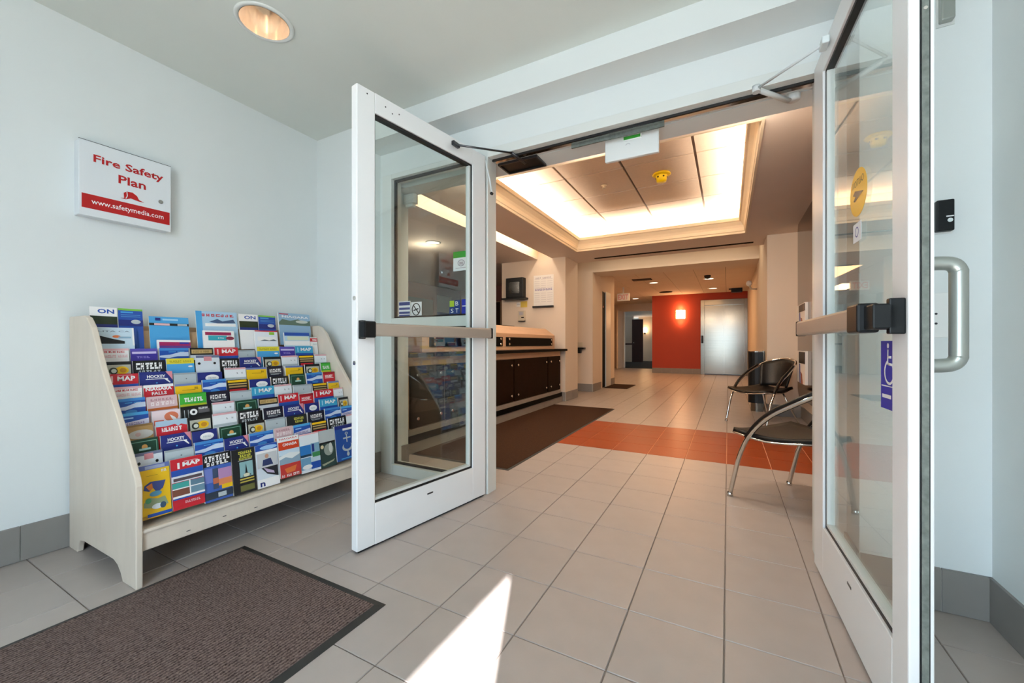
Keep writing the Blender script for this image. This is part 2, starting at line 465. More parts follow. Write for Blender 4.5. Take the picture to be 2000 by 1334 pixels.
baseboard('baseboard_recess_left', (-2.29, YJ), (-2.29, YW), (1, 0))
baseboard('baseboard_right', (XR, YJ), (XR, 0.3), (-1, 0), start=0.03)
baseboard('baseboard_front_right', (0.446, YJ), (XR, YJ), (0, -1), start=0.08)
baseboard('baseboard_recess_right', (0.446, YW), (0.446, YJ), (-1, 0))

# ------------------------------------------------------------------ sidelight window and door frame
win = struct(empty('window_1', (0, 0, 0)))
F0, F1 = YW-0.005, YW+0.10
gl = (-2.17, -1.41)
box('frame_post', 'frame_white', -2.265, -2.175, F0, F1, 0, 2.20, win, 0.003)
box('frame_post', 'frame_white', -1.41, -1.345, F0, F1, 0, 2.20, win, 0.003)
box('frame_sill', 'frame_white', -2.175, -1.41, F0, F1, 0, 0.075, win, 0.003)
box('frame_rail', 'frame_white', -2.175, -1.41, F0, F1, 1.075, 1.145, win, 0.003)
box('frame_head', 'frame_white', -2.175, -1.41, F0, F1, 2.165, 2.20, win, 0.003)
for z0, z1 in ((0.075, 1.075), (1.145, 2.165)):
    mb = MB(); g = 0.014
    mb.box(-2.175, -2.175+g, F0+0.03, F0+0.05, z0, z1).box(-1.41-g, -1.41, F0+0.03, F0+0.05, z0, z1)
    mb.box(-2.175, -1.41, F0+0.03, F0+0.05, z0, z0+g).box(-2.175, -1.41, F0+0.03, F0+0.05, z1-g, z1)
    mb.build('gasket', 'gasket', win)
    box('pane', 'side_glass', -2.17, -1.415, F0+0.037, F0+0.043, z0+0.002, z1-0.002, win)
trim = struct(empty('trim_1'))
box('frame_head', 'frame_white', -1.345, 0.40, F0, F1+0.02, 2.145, 2.20, trim, 0.002)
box('frame_jamb', 'frame_white', 0.345, 0.40, F0, F1+0.02, 0, 2.145, trim, 0.002)
box('head_gasket', 'gasket', -1.34, 0.34, F0+0.045, F0+0.055, 2.132, 2.145, trim)
box('head_stop', 'chrome', -1.34, 0.34, F0+0.06, F0+0.085, 2.134, 2.1445, trim)
box('head_brush', 'edge_grey', -0.82, -0.30, F0+0.09, F0+0.10, 2.118, 2.1445, trim)

# stickers on the sidelight pane
SY = F0+0.035
def sticker(name, m_, x0, x1, z0, z1, label):
    return tag(box(name, m_, x0, x1, SY-0.0015, SY+0.0015, z0, z1), label, 'sticker')
s1 = sticker('sticker', 'white_film', -2.134, -2.022, 1.150, 1.268, 'blue and white striped notice sticker on sidelight pane')
for z0, z1 in ((1.238, 1.262), (1.206, 1.222), (1.176, 1.192), (1.154, 1.170)):
    box('blue_stripe', 'navy_film', -2.130, -2.026, SY-0.0025, SY-0.0016, z0, z1, s1)
s2 = sticker('sticker', 'white_film', -2.016, -1.918, 1.152, 1.258, 'white no smoking sticker beside the striped notice')
mb = MB(); c = Vector((-1.967, SY-0.0022, 1.205))
mb.tube([c+Vector((0.036*math.cos(a), 0, 0.042*math.sin(a))) for a in [2*PI*k/24 for k in range(25)]], 0.0035, 6, caps=False)
mb.tube([c+Vector((-0.026, 0, 0.03)), c+Vector((0.026, 0, -0.03))], 0.0035, 6)
mb.tube([c+Vector((-0.022, 0, -0.008)), c+Vector((0.02, 0, 0.004))], 0.004, 6)
mb.build('ban_symbol', 'gasket', s2)
s3 = sticker('sticker', 'white_film', -1.640, -1.500, 1.448, 1.578, 'white sticker with green top band high on sidelight pane')
box('green_band', 'green_film', -1.640, -1.500, SY-0.0025, SY-0.0016, 1.536, 1.578, s3)
mb = MB(); c = Vector((-1.575, SY-0.0022, 1.50))
mb.tube([c+Vector((0.026*math.cos(a), 0, 0.02*math.sin(a))) for a in [2*PI*k/20 for k in range(21)]], 0.003, 6, caps=False)
mb.box(-1.59, -1.56, SY-0.0025, SY-0.0016, 1.488, 1.508); mb.box(-1.62, -1.52, SY-0.0025, SY-0.0016, 1.465, 1.469)
mb.build('emblem', 'ink_grey', s3)
s4 = sticker('sticker', 'navy_film', -1.672, -1.586, 1.160, 1.252, 'four square blue and lime sticker on sidelight pane')
box('lime_square', 'lime_film', -1.670, -1.632, SY-0.0025, SY-0.0016, 1.209, 1.250, s4)
mb = MB()
put_text(mb, 'B', (-1.622, SY-0.002, 1.216), (1, 0, 0), (0, 0, 1), 0.024, 0.028)
put_text(mb, 'S', (-1.662, SY-0.002, 1.168), (1, 0, 0), (0, 0, 1), 0.024, 0.028)
put_text(mb, 'T', (-1.622, SY-0.002, 1.168), (1, 0, 0), (0, 0, 1), 0.024, 0.028)
mb.build('lettering', 'sign_white_ink', s4)
s5 = sticker('sticker', 'blue_film', -1.572, -1.50, 1.158, 1.256, 'plain bright blue sticker next to sidelight post')
box('white_line', 'white_film', -1.566, -1.512, SY-0.0025, SY-0.0016, 1.207, 1.214, s5)

# ------------------------------------------------------------------ the two glazed doors
DZ0, DZ1 = 0.012, 2.14
def glazed_door(name, H, ex, s, s0, s1, g0, g1, gz0, gz1, label):
    """s: side the leaf thickness lies on (local y); visible face is y = 0"""
    rz = math.atan2(ex[1], ex[0])
    D = empty(name, (H[0], H[1], 0), rz); tag(D, label, 'door', 'open glazed vestibule doors')
    T = 0.045*s
    box('hinge_stile', 'door_white', s0, g0, 0, T, DZ0, DZ1, D, 0.004)
    box('lock_stile', 'door_white', g1, s1, 0, T, DZ0, DZ1, D, 0.004)
    box('top_rail', 'door_white', g0, g1, 0, T, gz1, DZ1, D, 0.002)
    box('bottom_rail', 'door_white', g0, g1, 0, T, DZ0, gz0, D, 0.002)
    box('bottom_sweep', 'gasket', s0+0.01, s1-0.01, T*0.15, T*0.85, 0.004, DZ0, D)
    mb = MB(); q = 0.012; a, b = T*0.18, T*0.82
    mb.box(g0, g0+q, a, b, gz0, gz1).box(g1-q*0.4, g1, a, b, gz0, gz1).box(g0, g1, a, b, gz0, gz0+q).box(g0, g1, a, b, gz1-q, gz1)
    mb.build('gasket', 'gasket', D)
    mb = MB(); e = 0.012
    mb.box(g0+q, g0+q+e, T*0.2, T*0.8, gz0+q, gz1-q).box(g0+q, g1-q*.4, T*0.2, T*0.8, gz0+q, gz0+q+e)
    mb.build('glazing_bead', 'frame_white', D)
    box('pane', 'door_glass', g0+0.004, g1-0.002, T*0.5-0.003, T*0.5+0.003, gz0+0.003, gz1-0.003, D)
    mid = (g0+g1)/2
    box('pull_slot', 'steel_dark', mid-0.02, mid+0.02, -0.001*s, T*0.03, gz0-0.055, gz0-0.047, D)
    return D
eL = Vector((-0.133, -0.882)).normalized()
doorL = glazed_door('glazed_door', (-1.346, 2.157), eL, -1, 0.0, 0.892, 0.117, 0.797, 0.205, 2.045,
                    'white framed glazed door standing open beside the brochure rack')
for (u, z) in ((0.74, 2.10), (0.70, 2.085), (0.66, 2.10), (0.84, 2.115)):
    MB().disc((u, 0.0, z), (0, 1, 0), 0.0035, 0.001, 10).build('screw_hole', 'steel_dark', doorL)
for z in (1.165, 0.87):
    MB().disc((0.892, -0.018, z), (1, 0, 0), 0.010, 0.003, 14).build('lock_cylinder', 'chrome', doorL)
eR = Vector((0.0366, -0.999)).normalized()
doorR = glazed_door('glazed_door', (0.327, 2.19), eR, 1, 0.035, 0.955, 0.185, 0.862, 0.225, 2.045,
                    'white framed glazed door standing open on the right with silver pull handle')
# weatherstrip in the leading edge of the right leaf
box('weatherstrip', 'edge_grey', 0.953, 0.959, 0.022, 0.034, 0.02, 2.13, doorR)
box('edge_groove', 'gasket', 0.9535, 0.9562, 0.019, 0.037, 0.02, 2.13, doorR)
MB().disc((0.9575, 0.028, 1.71), (1, 0, 0), 0.004, 0.002, 10).build('screw', 'chrome', doorR)

# push bars
def push_bar(name, D, s, u0, u1, h0, h1, m1, label, z0=0.992, z1=1.052, off=0.035):
    B = empty(name); B.parent = D
    y0, y1 = -s*off, -s*(off+0.035)
    box('bar_rail', 'bar_alu', u0, u1, y0, y1, z0, z1, B, 0.008)
    box('end_cap', 'black_plastic', u0-0.012, u0+0.004, y0, y1, z0-0.002, z1+0.002, B, 0.004)
    box('bar_housing', 'black_plastic', u1-0.004, h1, y0+s*0.006, y1-s*0.004, z0-0.007, z1+0.007, B, 0.006)
    box('bar_bracket', 'black_plastic', h1-0.03, m1, 0, y1+s*0.01, z0, z1, B, 0.004)
    box('mount_plate', 'black_plastic', m1-0.02, m1, 0, -s*0.03, z0-0.012, z1+0.012, B, 0.003)
    box('hinge_block', 'black_plastic', u0+0.02, u0+0.06, 0, y0, z0+0.008, z1-0.008, B, 0.003)
    return B
push_bar('push_bar', doorL, -1, 0.02, 0.845, 0, 0.90, 0.885, '')
push_bar('push_bar', doorR, 1, 0.07, 0.80, 0, 0.885, 0.945, '')

# tubular pull handle on the outer face of the right leaf
P = empty('pull_handle'); P.parent = doorR
mb = MB(); yb, yo = 0.045, 0.116
u = 0.872; zt, zb = 1.148, 0.905
mb.tube(smooth([(u, yb, zt), (u, yo-0.035, zt), (u, yo-0.012, zt-0.004), (u, yo-0.001, zt-0.018), (u, yo, zt-0.04), (u, yo, zb+0.04), (u, yo-0.001, zb+0.018), (u, yo-0.012, zb+0.004), (u, yo-0.035, zb), (u, yb, zb)], 4), 0.0165, 16)
mb.build('handle_tube', 'handle_alu', P)
for z in (zt, zb): MB().disc((u, 0.045, z), (0, 1, 0), 0.024, 0.006).build('rose', 'handle_alu', P)

# film stickers on the right pane
def door_sticker(m_, u0, u1, z0, z1, label, oval=False):
    y = 0.0195
    if oval:
        cu, cz, ru, rz_ = (u0+u1)/2, (z0+z1)/2, (u1-u0)/2, (z1-z0)/2
        mb = MB(); mb.prism([(cu+ru*math.cos(2*PI*k/32), cz+rz_*math.sin(2*PI*k/32)) for k in range(32)], 'y', y-0.001, y-0.0002)
        o = mb.build('sticker', m_)
    else: o = box('sticker', m_, u0, u1, y-0.001, y-0.0002, z0, z1)
    o.location = doorR.location; o.rotation_euler = doorR.rotation_euler
    return tag(o, label, 'sticker')
k1 = door_sticker('yellow_film', 0.458, 0.618, 1.365, 1.515, 'round yellow automatic door caution sticker on right glass', True)
mb = MB(); y = 0.0180
put_text(mb, 'CAUTION', (0.592, y, 1.462), (-1, 0, 0), (0, 0, 1), 0.105, 0.022)
mb.prism([(0.59, 1.43), (0.51, 1.452), (0.49, 1.442), (0.515, 1.432), (0.495, 1.422), (0.51, 1.417)], 'y', y, y-0.0003)
mb.build('lettering', 'gasket', k1)
k2 = door_sticker('white_film', 0.49, 0.565, 1.285, 1.345, 'small white sticker below the yellow caution sticker')
mb = MB(); mb.tube([(0.5275+0.015*math.cos(a), 0.0182, 1.316+0.015*math.sin(a)) for a in [2*PI*k/16 for k in range(17)]], 0.002, 5, caps=False); mb.v = [(a_, 0.0180+(b_-0.0182)*0.05, c_) for a_, b_, c_ in mb.v]; mb.build('emblem', 'ink_purple', k2)
k3 = door_sticker('blue_film', 0.729, 0.838, 0.783, 0.965, 'blue wheelchair access sticker on right door glass')
mb = MB(); y = 0.0184
def bar3(p, q, r=0.004): mb.tube([(p[0], y, p[1]), (q[0], y, q[1])], r, 6)
q_ = 0.775
bar3((q_+0.004, 0.942), (q_+0.002, 0.902)); bar3((q_+0.002, 0.904), (q_+0.034, 0.902)); bar3((q_+0.003, 0.922), (q_+0.026, 0.922)); bar3((q_+0.034, 0.902), (q_+0.044, 0.872)); bar3((q_+0.044, 0.872), (q_+0.052, 0.875))
mb.disc((q_+0.004, y, 0.952), (0, 1, 0), 0.007, 0.0006)
mb.tube([(q_+0.012+0.030*math.cos(a), y, 0.882+0.030*math.sin(a)) for a in [math.radians(110+220*k/18) for k in range(19)]], 0.004, 6)
mb.box(0.735, 0.832, y-0.0005, y, 0.843, 0.846)
mb.box(0.74, 0.80, y-0.0005, y, 0.812, 0.822)
mb.v = [(a_, 0.0180+(b_-0.0184)*0.05, c_) for a_, b_, c_ in mb.v]
mb.build('wheelchair_symbol', 'sign_white_ink', k3)

# ------------------------------------------------------------------ door closers and header hardware
c1 = empty('door_closer', (0, 0, 0)); tag(c1, 'dark overhead closer arm linking left door to its header recess', 'door closer')
p0 = Vector((-1.346, 2.157))+eL*0.288+Vector((0.006, 0))
A = Vector((p0.x+0.012, p0.y, 2.093)); Bp = Vector((-1.17, 2.175, 2.128)); Cp = Vector((-1.135, 2.30, 2.105))
MB().tube([A, Bp], 0.006, 8).build('link_rod', 'steel_dark', c1)
MB().tube([Bp, Cp], 0.012, 8, flat=0.6).build('crank_arm', 'steel_dark', c1)
MB().box(A.x-0.006, A.x+0.014, A.y-0.03, A.y+0.03, A.z-0.012, A.z+0.012).build('door_shoe', 'steel_dark', c1, 0.004)
mb = MB(); mb.box(-1.335, -1.055, 2.295, 2.305, 2.128, 2.1435).box(-1.335, -1.055, 2.44, 2.45, 2.128, 2.1435).box(-1.065, -1.055, 2.305, 2.44, 2.128, 2.1435).box(-1.335, -1.325, 2.305, 2.44, 2.128, 2.1435)
mb.build('recess_rim', 'steel_dark', c1)
box('recess_body', 'black_plastic', -1.325, -1.065, 2.305, 2.44, 2.136, 2.1435, c1)
c2 = empty('door_closer'); tag(c2, 'white closer arm from right door to a pivot under header', 'door closer')
q0 = Vector((0.327, 2.19))+eR*0.29
A = Vector((q0.x-0.017, q0.y, 2.092)); Bp = Vector((0.115, 2.17, 2.132)); Cp = Vector((0.255, 2.31, 2.112))
MB().tube([A, Bp], 0.0055, 8).build('link_rod', 'arm_white', c2)
MB().tube([Bp, Cp], 0.014, 10, flat=0.7).build('crank_arm', 'arm_white', c2)
MB().disc(Bp-Vector((0, 0, 0.016)), (0, 0, 1), 0.017, 0.03).build('knuckle', 'arm_white', c2)
MB().lathe([(0.0, 2.118), (0.026, 2.118), (0.03, 2.128), (0.03, 2.1445)], 0.275, 2.33).build('pivot_cap', 'arm_white', c2)
MB().box(A.x-0.012, A.x+0.012, A.y-0.03, A.y+0.03, A.z-0.014, A.z+0.014).build('door_shoe', 'teal_white', c2, 0.004)
# pull-side hook seen beside the left hinge stile
hk = empty('wire_guard'); tag(hk, 'thin bent metal strip hanging beside the left hinge stile', 'bracket')
MB().tube([(-1.328, 2.135, 2.10), (-1.318, 2.13, 2.05), (-1.302, 2.14, 1.97), (-1.295, 2.15, 1.90)], [0.006, 0.006, 0.005, 0.005], 8).build('strip', 'arm_white', hk)
MB().disc((-1.295, 2.142, 1.892), (0, 1, 0), 0.009, 0.014).build('black_tip', 'gasket', hk)

sb = empty('motion_sensor'); tag(sb, 'white boxy door sensor with green label under the header', 'sensor')
box('housing', 'plastic_white', -0.632, -0.334, 2.325, 2.35, 2.012, 2.1445, sb, 0.004)
box('label_window', 'plastic_white', -0.530, -0.424, 2.319, 2.325, 2.108, 2.138, sb, 0.003)
box('green_strip', 'green_film', -0.523, -0.431, 2.3175, 2.319, 2.114, 2.131, sb)
MB().tube([(-0.50+0.012*math.cos(a), 2.324, 2.085+0.008*math.sin(a)) for a in [PI*k/8 for k in range(9)]], 0.0015, 5).build('emblem', 'ink_grey', sb)
pr = empty('motion_detector'); tag(pr, 'small white motion detector high behind the sidelight pane', 'sensor')
MB().prism([(-2.262, 2.40), (-2.16, 2.40), (-2.15, 2.43), (-2.16, 2.46), (-2.262, 2.46)], 'z', 2.06, 2.135).build('housing', 'plastic_white', pr, 0.006)
MB().prism([(-2.25, 2.41), (-2.175, 2.41), (-2.175, 2.45), (-2.25, 2.45)], 'z', 2.035, 2.06).build('lens', 'teal_white', pr, 0.006)

# ------------------------------------------------------------------ vestibule: downlight, fire plan box, wall reader
dl = empty('ceiling_downlight', (-1.96, 1.145, ZC)); tag(dl, 'round recessed downlight with bright warm reflector in vestibule ceiling', 'ceiling light')
MB().lathe([(0.125, -0.0005), (0.125, -0.006), (0.118, -0.009), (0.108, -0.007), (0.104, -0.001)], 0, 0, 40).build('trim_ring', 'frame_white', dl)
MB().lathe([(0.1045, -0.006), (0.102, 0.02), (0.095, 0.09), (0.078, 0.15), (0.05, 0.18)], 0, 0, 40).build('reflector', 'reflector', dl)
MB().lathe([(0.052, 0.178), (0.045, 0.165), (0.001, 0.158)], 0, 0, 24).build('lamp_lens', 'downlight_lens', dl)
light('downlight_lamp', 'SPOT', (-1.96, 1.145, ZC+0.14), 6.0, WARM, spot_size=2.4, spot_blend=0.6, shadow_soft_size=0.04)

fb = empty('document_box', (XL, 0.885, 1.57)); tag(fb, 'white wall box lettered Fire Safety Plan in red', 'box')
box('box_body', 'sign_white', 0, 0.056, -0.177, 0.177, 0, 0.356, fb, 0.003)
box('box_lid', 'sign_white', 0.056, 0.061, -0.178, 0.178, -0.001, 0.357, fb, 0.002)
box('lid_shadow_gap', 'steel_dark', 0.050, 0.0615, -0.1775, 0.1775, 0.3565, 0.3585, fb)
box('red_band', 'sign_red', 0.0605, 0.0617, -0.168, 0.172, 0.035, 0.103, fb)
mb = MB(); X = 0.0622
put_text(mb, 'Fire Safety', (X, -0.128, 0.252), (0, 1, 0), (0, 0, 1), 0.272, 0.048, bold=0.022)
mb.build('title_lettering', 'sign_red', fb); mb = MB()
put_text(mb, 'Plan', (X, -0.038, 0.192), (0, 1, 0), (0, 0, 1), 0.108, 0.042, bold=0.022)
mb.build('title_lettering', 'sign_red', fb)
mb = MB()
mb.prism([(-0.030, 0.121), (-0.016, 0.124), (-0.018, 0.150), (-0.006, 0.160), (0.016, 0.162), (0.034, 0.150), (0.042, 0.132), (0.064, 0.124), (0.040, 0.124), (0.010, 0.130), (-0.010, 0.119)], 'x', 0.0612, 0.0622)
mb.build('helmet_emblem', 'sign_red', fb)
mb = MB(); mb.tube([(0.0625, -0.010, 0.123), (0.0625, -0.004, 0.138), (0.0625, -0.006, 0.158)], 0.002, 5); mb.build('helmet_stripe', 'sign_white_ink', fb)
mb = MB(); put_text(mb, 'www.safetymedia.com', (0.0622, -0.135, 0.052), (0, 1, 0), (0, 0, 1), 0.28, 0.032, bold=0.006)
mb.build('white_lettering', 'sign_white_ink', fb)
MB().disc((0.061, 0.132, 0.15), (1, 0, 0), 0.010, 0.004).build('lid_lock', 'chrome', fb)

cr = empty('access_reader', (0.677, YJ, 1.35)); tag(cr, 'black access reader box on the wall behind pull handle', 'reader')
box('reader_body', 'black_plastic', -0.024, 0.022, -0.028, -0.002, 0.006, 0.116, cr, 0.004)
box('back_plate', 'plastic_white', -0.026, 0.024, -0.003, 0, 0, 0.120, cr)
box('indicator_bar', 'sign_white_ink', 0.000, 0.019, -0.0295, -0.0278, 0.054, 0.058, cr)
MB().disc((0.010, -0.028, 0.042), (0, -1, 0), 0.007, 0.0015).build('indicator_dot', 'teal_white', cr)
wd = empty('wall_contact', (0.683, YJ, 2.07)); tag(wd, 'small grey box high on the wall above the access reader', 'wall box')
box('case', 'handle_alu', -0.018, 0.018, -0.03, 0, 0.03, 0.16, wd, 0.004); box('base_plate', 'frame_white', -0.024, 0.024, -0.004, 0, 0.02, 0.17, wd)
pl = empty('cover_plate', (0.55, YJ, 1.0)); tag(pl, 'blank white cover plate on the wall behind the pull handle', 'wall plate')
box('plate', 'plastic_white', 0.09, 0.145, -0.006, 0, -0.02, 0.14, pl, 0.002)
for z in (0.03, 0.065): MB().disc((0.108, -0.006, z), (0, -1, 0), 0.004, 0.001, 10).build('screw', 'steel_dark', pl)

# entrance mat
def floor_mat(name, x0, x1, y0, y1, pile, label, border=0.03):
    R_ = empty(name, ((x0+x1)/2, (y0+y1)/2, 0)); tag(R_, label, 'floor mat')
    a, b = (x1-x0)/2, (y1-y0)/2
    mb = MB()
    o = [(-a, -b), (a, -b), (a, b), (-a, b)]; i = [(-a+border, -b+border), (a-border, -b+border), (a-border, b-border), (-a+border, b-border)]
    for k in range(4):
        q, r = o[k], o[(k+1) % 4]; s_, t = i[(k+1) % 4], i[k]
        mb.face([(*q, 0.0008), (*r, 0.0008), (*s_, 0.006), (*t, 0.006)])
    mb.build('rubber_border', 'rubber', R_)
    box('carpet_pile', pile, -a+border, a-border, -b+border, b-border, 0.001, 0.009, R_)
    return R_
floor_mat('entrance_mat', -2.02, -1.105, -0.75, 1.085, 'mat_brown', 'grey brown ribbed entrance mat in front of the brochure rack')
floor_mat('runner_mat', -2.425, -1.46, 2.665, 5.92, 'runner_brown', 'long dark brown runner mat along the reception counter', 0.02)
floor_mat('doormat', -2.40, -1.88, 8.66, 9.62, 'runner_brown', 'small brown doormat by the dark hall doorway', 0.015)

# ------------------------------------------------------------------ brochure rack
RY0, RY1 = 0.70, 1.87
rack = empty('brochure_rack', (0, 0, 0)); tag(rack, 'pale wooden sloping display rack full of brochures on left wall', 'display rack')
prof = [(-2.735, 0.0), (-2.735, 1.085), (-2.56, 1.085), (-2.525, 1.075), (-2.47, 1.03), (-2.359, 0.851), (-2.178, 0.626), (-2.073, 0.484), (-2.035, 0.43), (-2.024, 0.40), (-2.022, 0.0),
        (-2.145, 0.0), (-2.165, 0.03), (-2.195, 0.055), (-2.235, 0.068), (-2.55, 0.068), (-2.60, 0.06), (-2.625, 0.03), (-2.635, 0.0)]
for y in (RY0-0.012, RY1-0.01):
    MB().prism(prof, 'y', y, y+0.022).build('side_panel', 'pale_wood', rack, 0.004)
# sloping back board, front rail and lip
MB().prism([(-2.13, 0.20), (-2.62, 0.72), (-2.685, 1.05), (-2.70, 1.05), (-2.64, 0.70), (-2.15, 0.19)], 'y', RY0+0.01, RY1-0.01).build('back_board', 'tan_wood', rack)
box('front_rail', 'pale_wood', -2.060, -2.038, RY0+0.01, RY1-0.01, 0.135, 0.215, rack, 0.006)
box('bottom_shelf', 'pale_wood', -2.32, -2.060, RY0+0.01, RY1-0.01, 0.200, 0.218, rack, 0.002)
MB().box(-2.050, -2.028, RY0+0.01, RY1-0.01, 0.206, 0.222).build('front_lip', 'pale_wood', rack, 0.006)
for k in range(3):
    MB().box(-2.0382, -2.0375, 0.86+0.14*k, 0.875+0.14*k, 0.155+0.01*(k % 2), 0.158+0.01*(k % 2)).build('scuff', 'steel_dark', rack)
TOPS = {1: (-2.602, 1.130), 2: (-2.553, 1.030), 3: (-2.520, 0.934), 4: (-2.462, 0.878), 5: (-2.414, 0.822), 6: (-2.372, 0.768), 7: (-2.330, 0.714),
        8: (-2.286, 0.660), 9: (-2.240, 0.607), 10: (-2.196, 0.554), 11: (-2.152, 0.501), 12: (-2.112, 0.449)}
BH = 0.215
# each brochure: tier -> (cover, left edge y, right edge y, top z)
ROWS = {
    1: [('on', 0.701, 0.813, 1.131), ('bluegreen', 0.815, 0.909, 1.130), ('skycard', 0.933, 1.105, 1.099), ('ski', 1.139, 1.352, 1.142), ('on', 1.364, 1.475, 1.138), ('bluegreen', 1.475, 1.585, 1.138), ('niagara', 1.602, 1.826, 1.164)],
    2: [('skier', 0.716, 0.861, 1.034), ('magenta', 0.947, 1.092, 0.978), ('magteal', 1.152, 1.311, 1.032), ('whitegreen', 1.427, 1.570, 1.040), ('palemap', 1.614, 1.793, 1.032), ('redtext', 1.797, 1.934, 1.003)],
    3: [('pinktext', 0.722, 0.832, 0.935), ('purple', 0.836, 0.942, 0.934), ('swoosh', 0.946, 1.072, 0.936), ('tanbar', 1.077, 1.188, 0.935), ('redmap', 1.193, 1.315, 0.936), ('grey', 1.318, 1.416, 0.920), ('yellowblue', 1.422, 1.558, 0.940), ('purple', 1.561, 1.661, 0.940), ('tealmap', 1.665, 1.794, 0.942)],
    4: [('food', 0.727, 0.822, 0.876), ('zebra', 0.826, 0.951, 0.877), ('yellowblue', 0.955, 1.075, 0.883), ('shades', 1.077, 1.188, 0.896), ('zebra', 1.191, 1.290, 0.876), ('hockey', 1.293, 1.416, 0.879), ('food', 1.428, 1.538, 0.878), ('white', 1.542, 1.647, 0.882), ('stack', 1.651, 1.761, 0.882), ('white', 1.765, 1.904, 0.886)],
    5: [('redmap', 0.721, 0.826, 0.822), ('hockey', 0.830, 0.957, 0.824), ('grey', 0.961, 1.058, 0.812), ('oval', 1.063, 1.180, 0.808), ('white', 1.192, 1.300, 0.825), ('yellow', 1.303, 1.418, 0.820), ('dinner', 1.421, 1.521, 0.823), ('yellow', 1.531, 1.647, 0.820), ('food', 1.664, 1.772, 0.824), ('green', 1.780, 1.892, 0.830)],
    6: [('pinktext', 0.722, 0.828, 0.766), ('redfalls', 0.834, 0.950, 0.765), ('yellow', 0.952, 1.065, 0.760), ('swoosh', 1.067, 1.177, 0.772), ('stack', 1.182, 1.291, 0.762), ('oval', 1.297, 1.415, 0.756), ('zebra', 1.418, 1.524, 0.763), ('darkgreen', 1.534, 1.635, 0.770), ('swoosh', 1.646, 1.760, 0.770), ('redhockey', 1.764, 1.883, 0.769)],
    7: [('swoosh', 0.724, 0.828, 0.716), ('ticket', 0.832, 0.948, 0.714), ('green', 0.952, 1.066, 0.716), ('dinner', 1.068, 1.175, 0.712), ('grey', 1.178, 1.285, 0.704), ('tealmap', 1.287, 1.413, 0.715), ('white', 1.416, 1.523, 0.716), ('grey', 1.529, 1.648, 0.706), ('stack', 1.656, 1.763, 0.704), ('yellow', 1.771, 1.891, 0.708)],
    8: [('bluetext', 0.726, 0.823, 0.657), ('pinkswirl', 0.829, 0.936, 0.652), ('blackS', 0.940, 1.071, 0.657), ('white', 1.073, 1.175, 0.660), ('darkgreen', 1.180, 1.293, 0.656), ('tanbar', 1.298, 1.407, 0.654), ('redmap', 1.410, 1.536, 0.663), ('redhockey', 1.539, 1.631, 0.651), ('redmap', 1.635, 1.776, 0.664), ('white', 1.780, 1.889, 0.665)],
    9: [('gold', 0.725, 0.823, 0.609), ('redbrush', 0.828, 0.945, 0.610), ('food', 0.949, 1.049, 0.609), ('white', 1.054, 1.164, 0.610), ('zebra', 1.169, 1.286, 0.608), ('dinner', 1.299, 1.409, 0.604), ('hockey', 1.412, 1.534, 0.603), ('oval', 1.541, 1.637, 0.597), ('tealmap', 1.641, 1.767, 0.611), ('food', 1.779, 1.901, 0.606)],
    10: [('darkgreen', 0.723, 0.824, 0.552), ('hockey', 0.830, 0.944, 0.552), ('oval', 0.949, 1.055, 0.546), ('darkgreen', 1.062, 1.166, 0.548), ('food', 1.185, 1.279, 0.552), ('grey', 1.288, 1.396, 0.548), ('blackyellow', 1.402, 1.524, 0.546), ('dinner', 1.530, 1.640, 0.551), ('swoosh', 1.644, 1.759, 0.557), ('bluetext', 1.763, 1.884, 0.553)],
    11: [('shades', 0.727, 0.820, 0.503), ('grey', 0.826, 0.934, 0.492), ('swoosh', 0.936, 1.056, 0.504), ('hockey', 1.061, 1.174, 0.496), ('swoosh', 1.177, 1.300, 0.498), ('ticket', 1.305, 1.409, 0.500), ('bluetext', 1.415, 1.519, 0.498), ('stack', 1.523, 1.625, 0.496), ('zebra', 1.635, 1.766, 0.502), ('white', 1.770, 1.867, 0.504)],
    12: [('yellowcover', 0.723, 0.826, 0.456), ('mapcover', 0.830, 0.950, 0.456), ('skyline', 0.952, 1.068, 0.446), ('tower', 1.070, 1.177, 0.441), ('man', 1.182, 1.295, 0.438), ('lake', 1.297, 1.413, 0.455), ('water', 1.416, 1.537, 0.448), ('heron', 1.540, 1.648, 0.444), ('anchor', 1.651, 1.792, 0.452)],
}

W_, K_, NV, BL, SK, RD, YE, GR, TE, PK, GY, TN, PU, OR, DG = [lin(c) for c in
    ('#F1EFEE', '#141416', '#1B2A78', '#1F4FA8', '#4AA3DC', '#C8202F', '#EDBE16', '#3FAE3A', '#2FA3B5', '#E8B9BE', '#B9C2C6', '#C3A36C', '#3B2F96', '#E0763C', '#14402E')]
def R(a, b, c, d, col): return ('r', a, b, c, d, col)
def T(t, a, b, c, d, col, bold=0.01): return ('t', t, a, b, c, d, col, bold)
def Ee(a, b, c, d, col): return ('e', a, b, c, d, col)
def Pg(pts, col): return ('p', pts, col)
SW = [Pg([(0, .78), (0, .82), (.35, .84), (.7, .9), (1, .9), (1, .80), (.6, .80), (.3, .76)], lin('#C9D6EC'))]
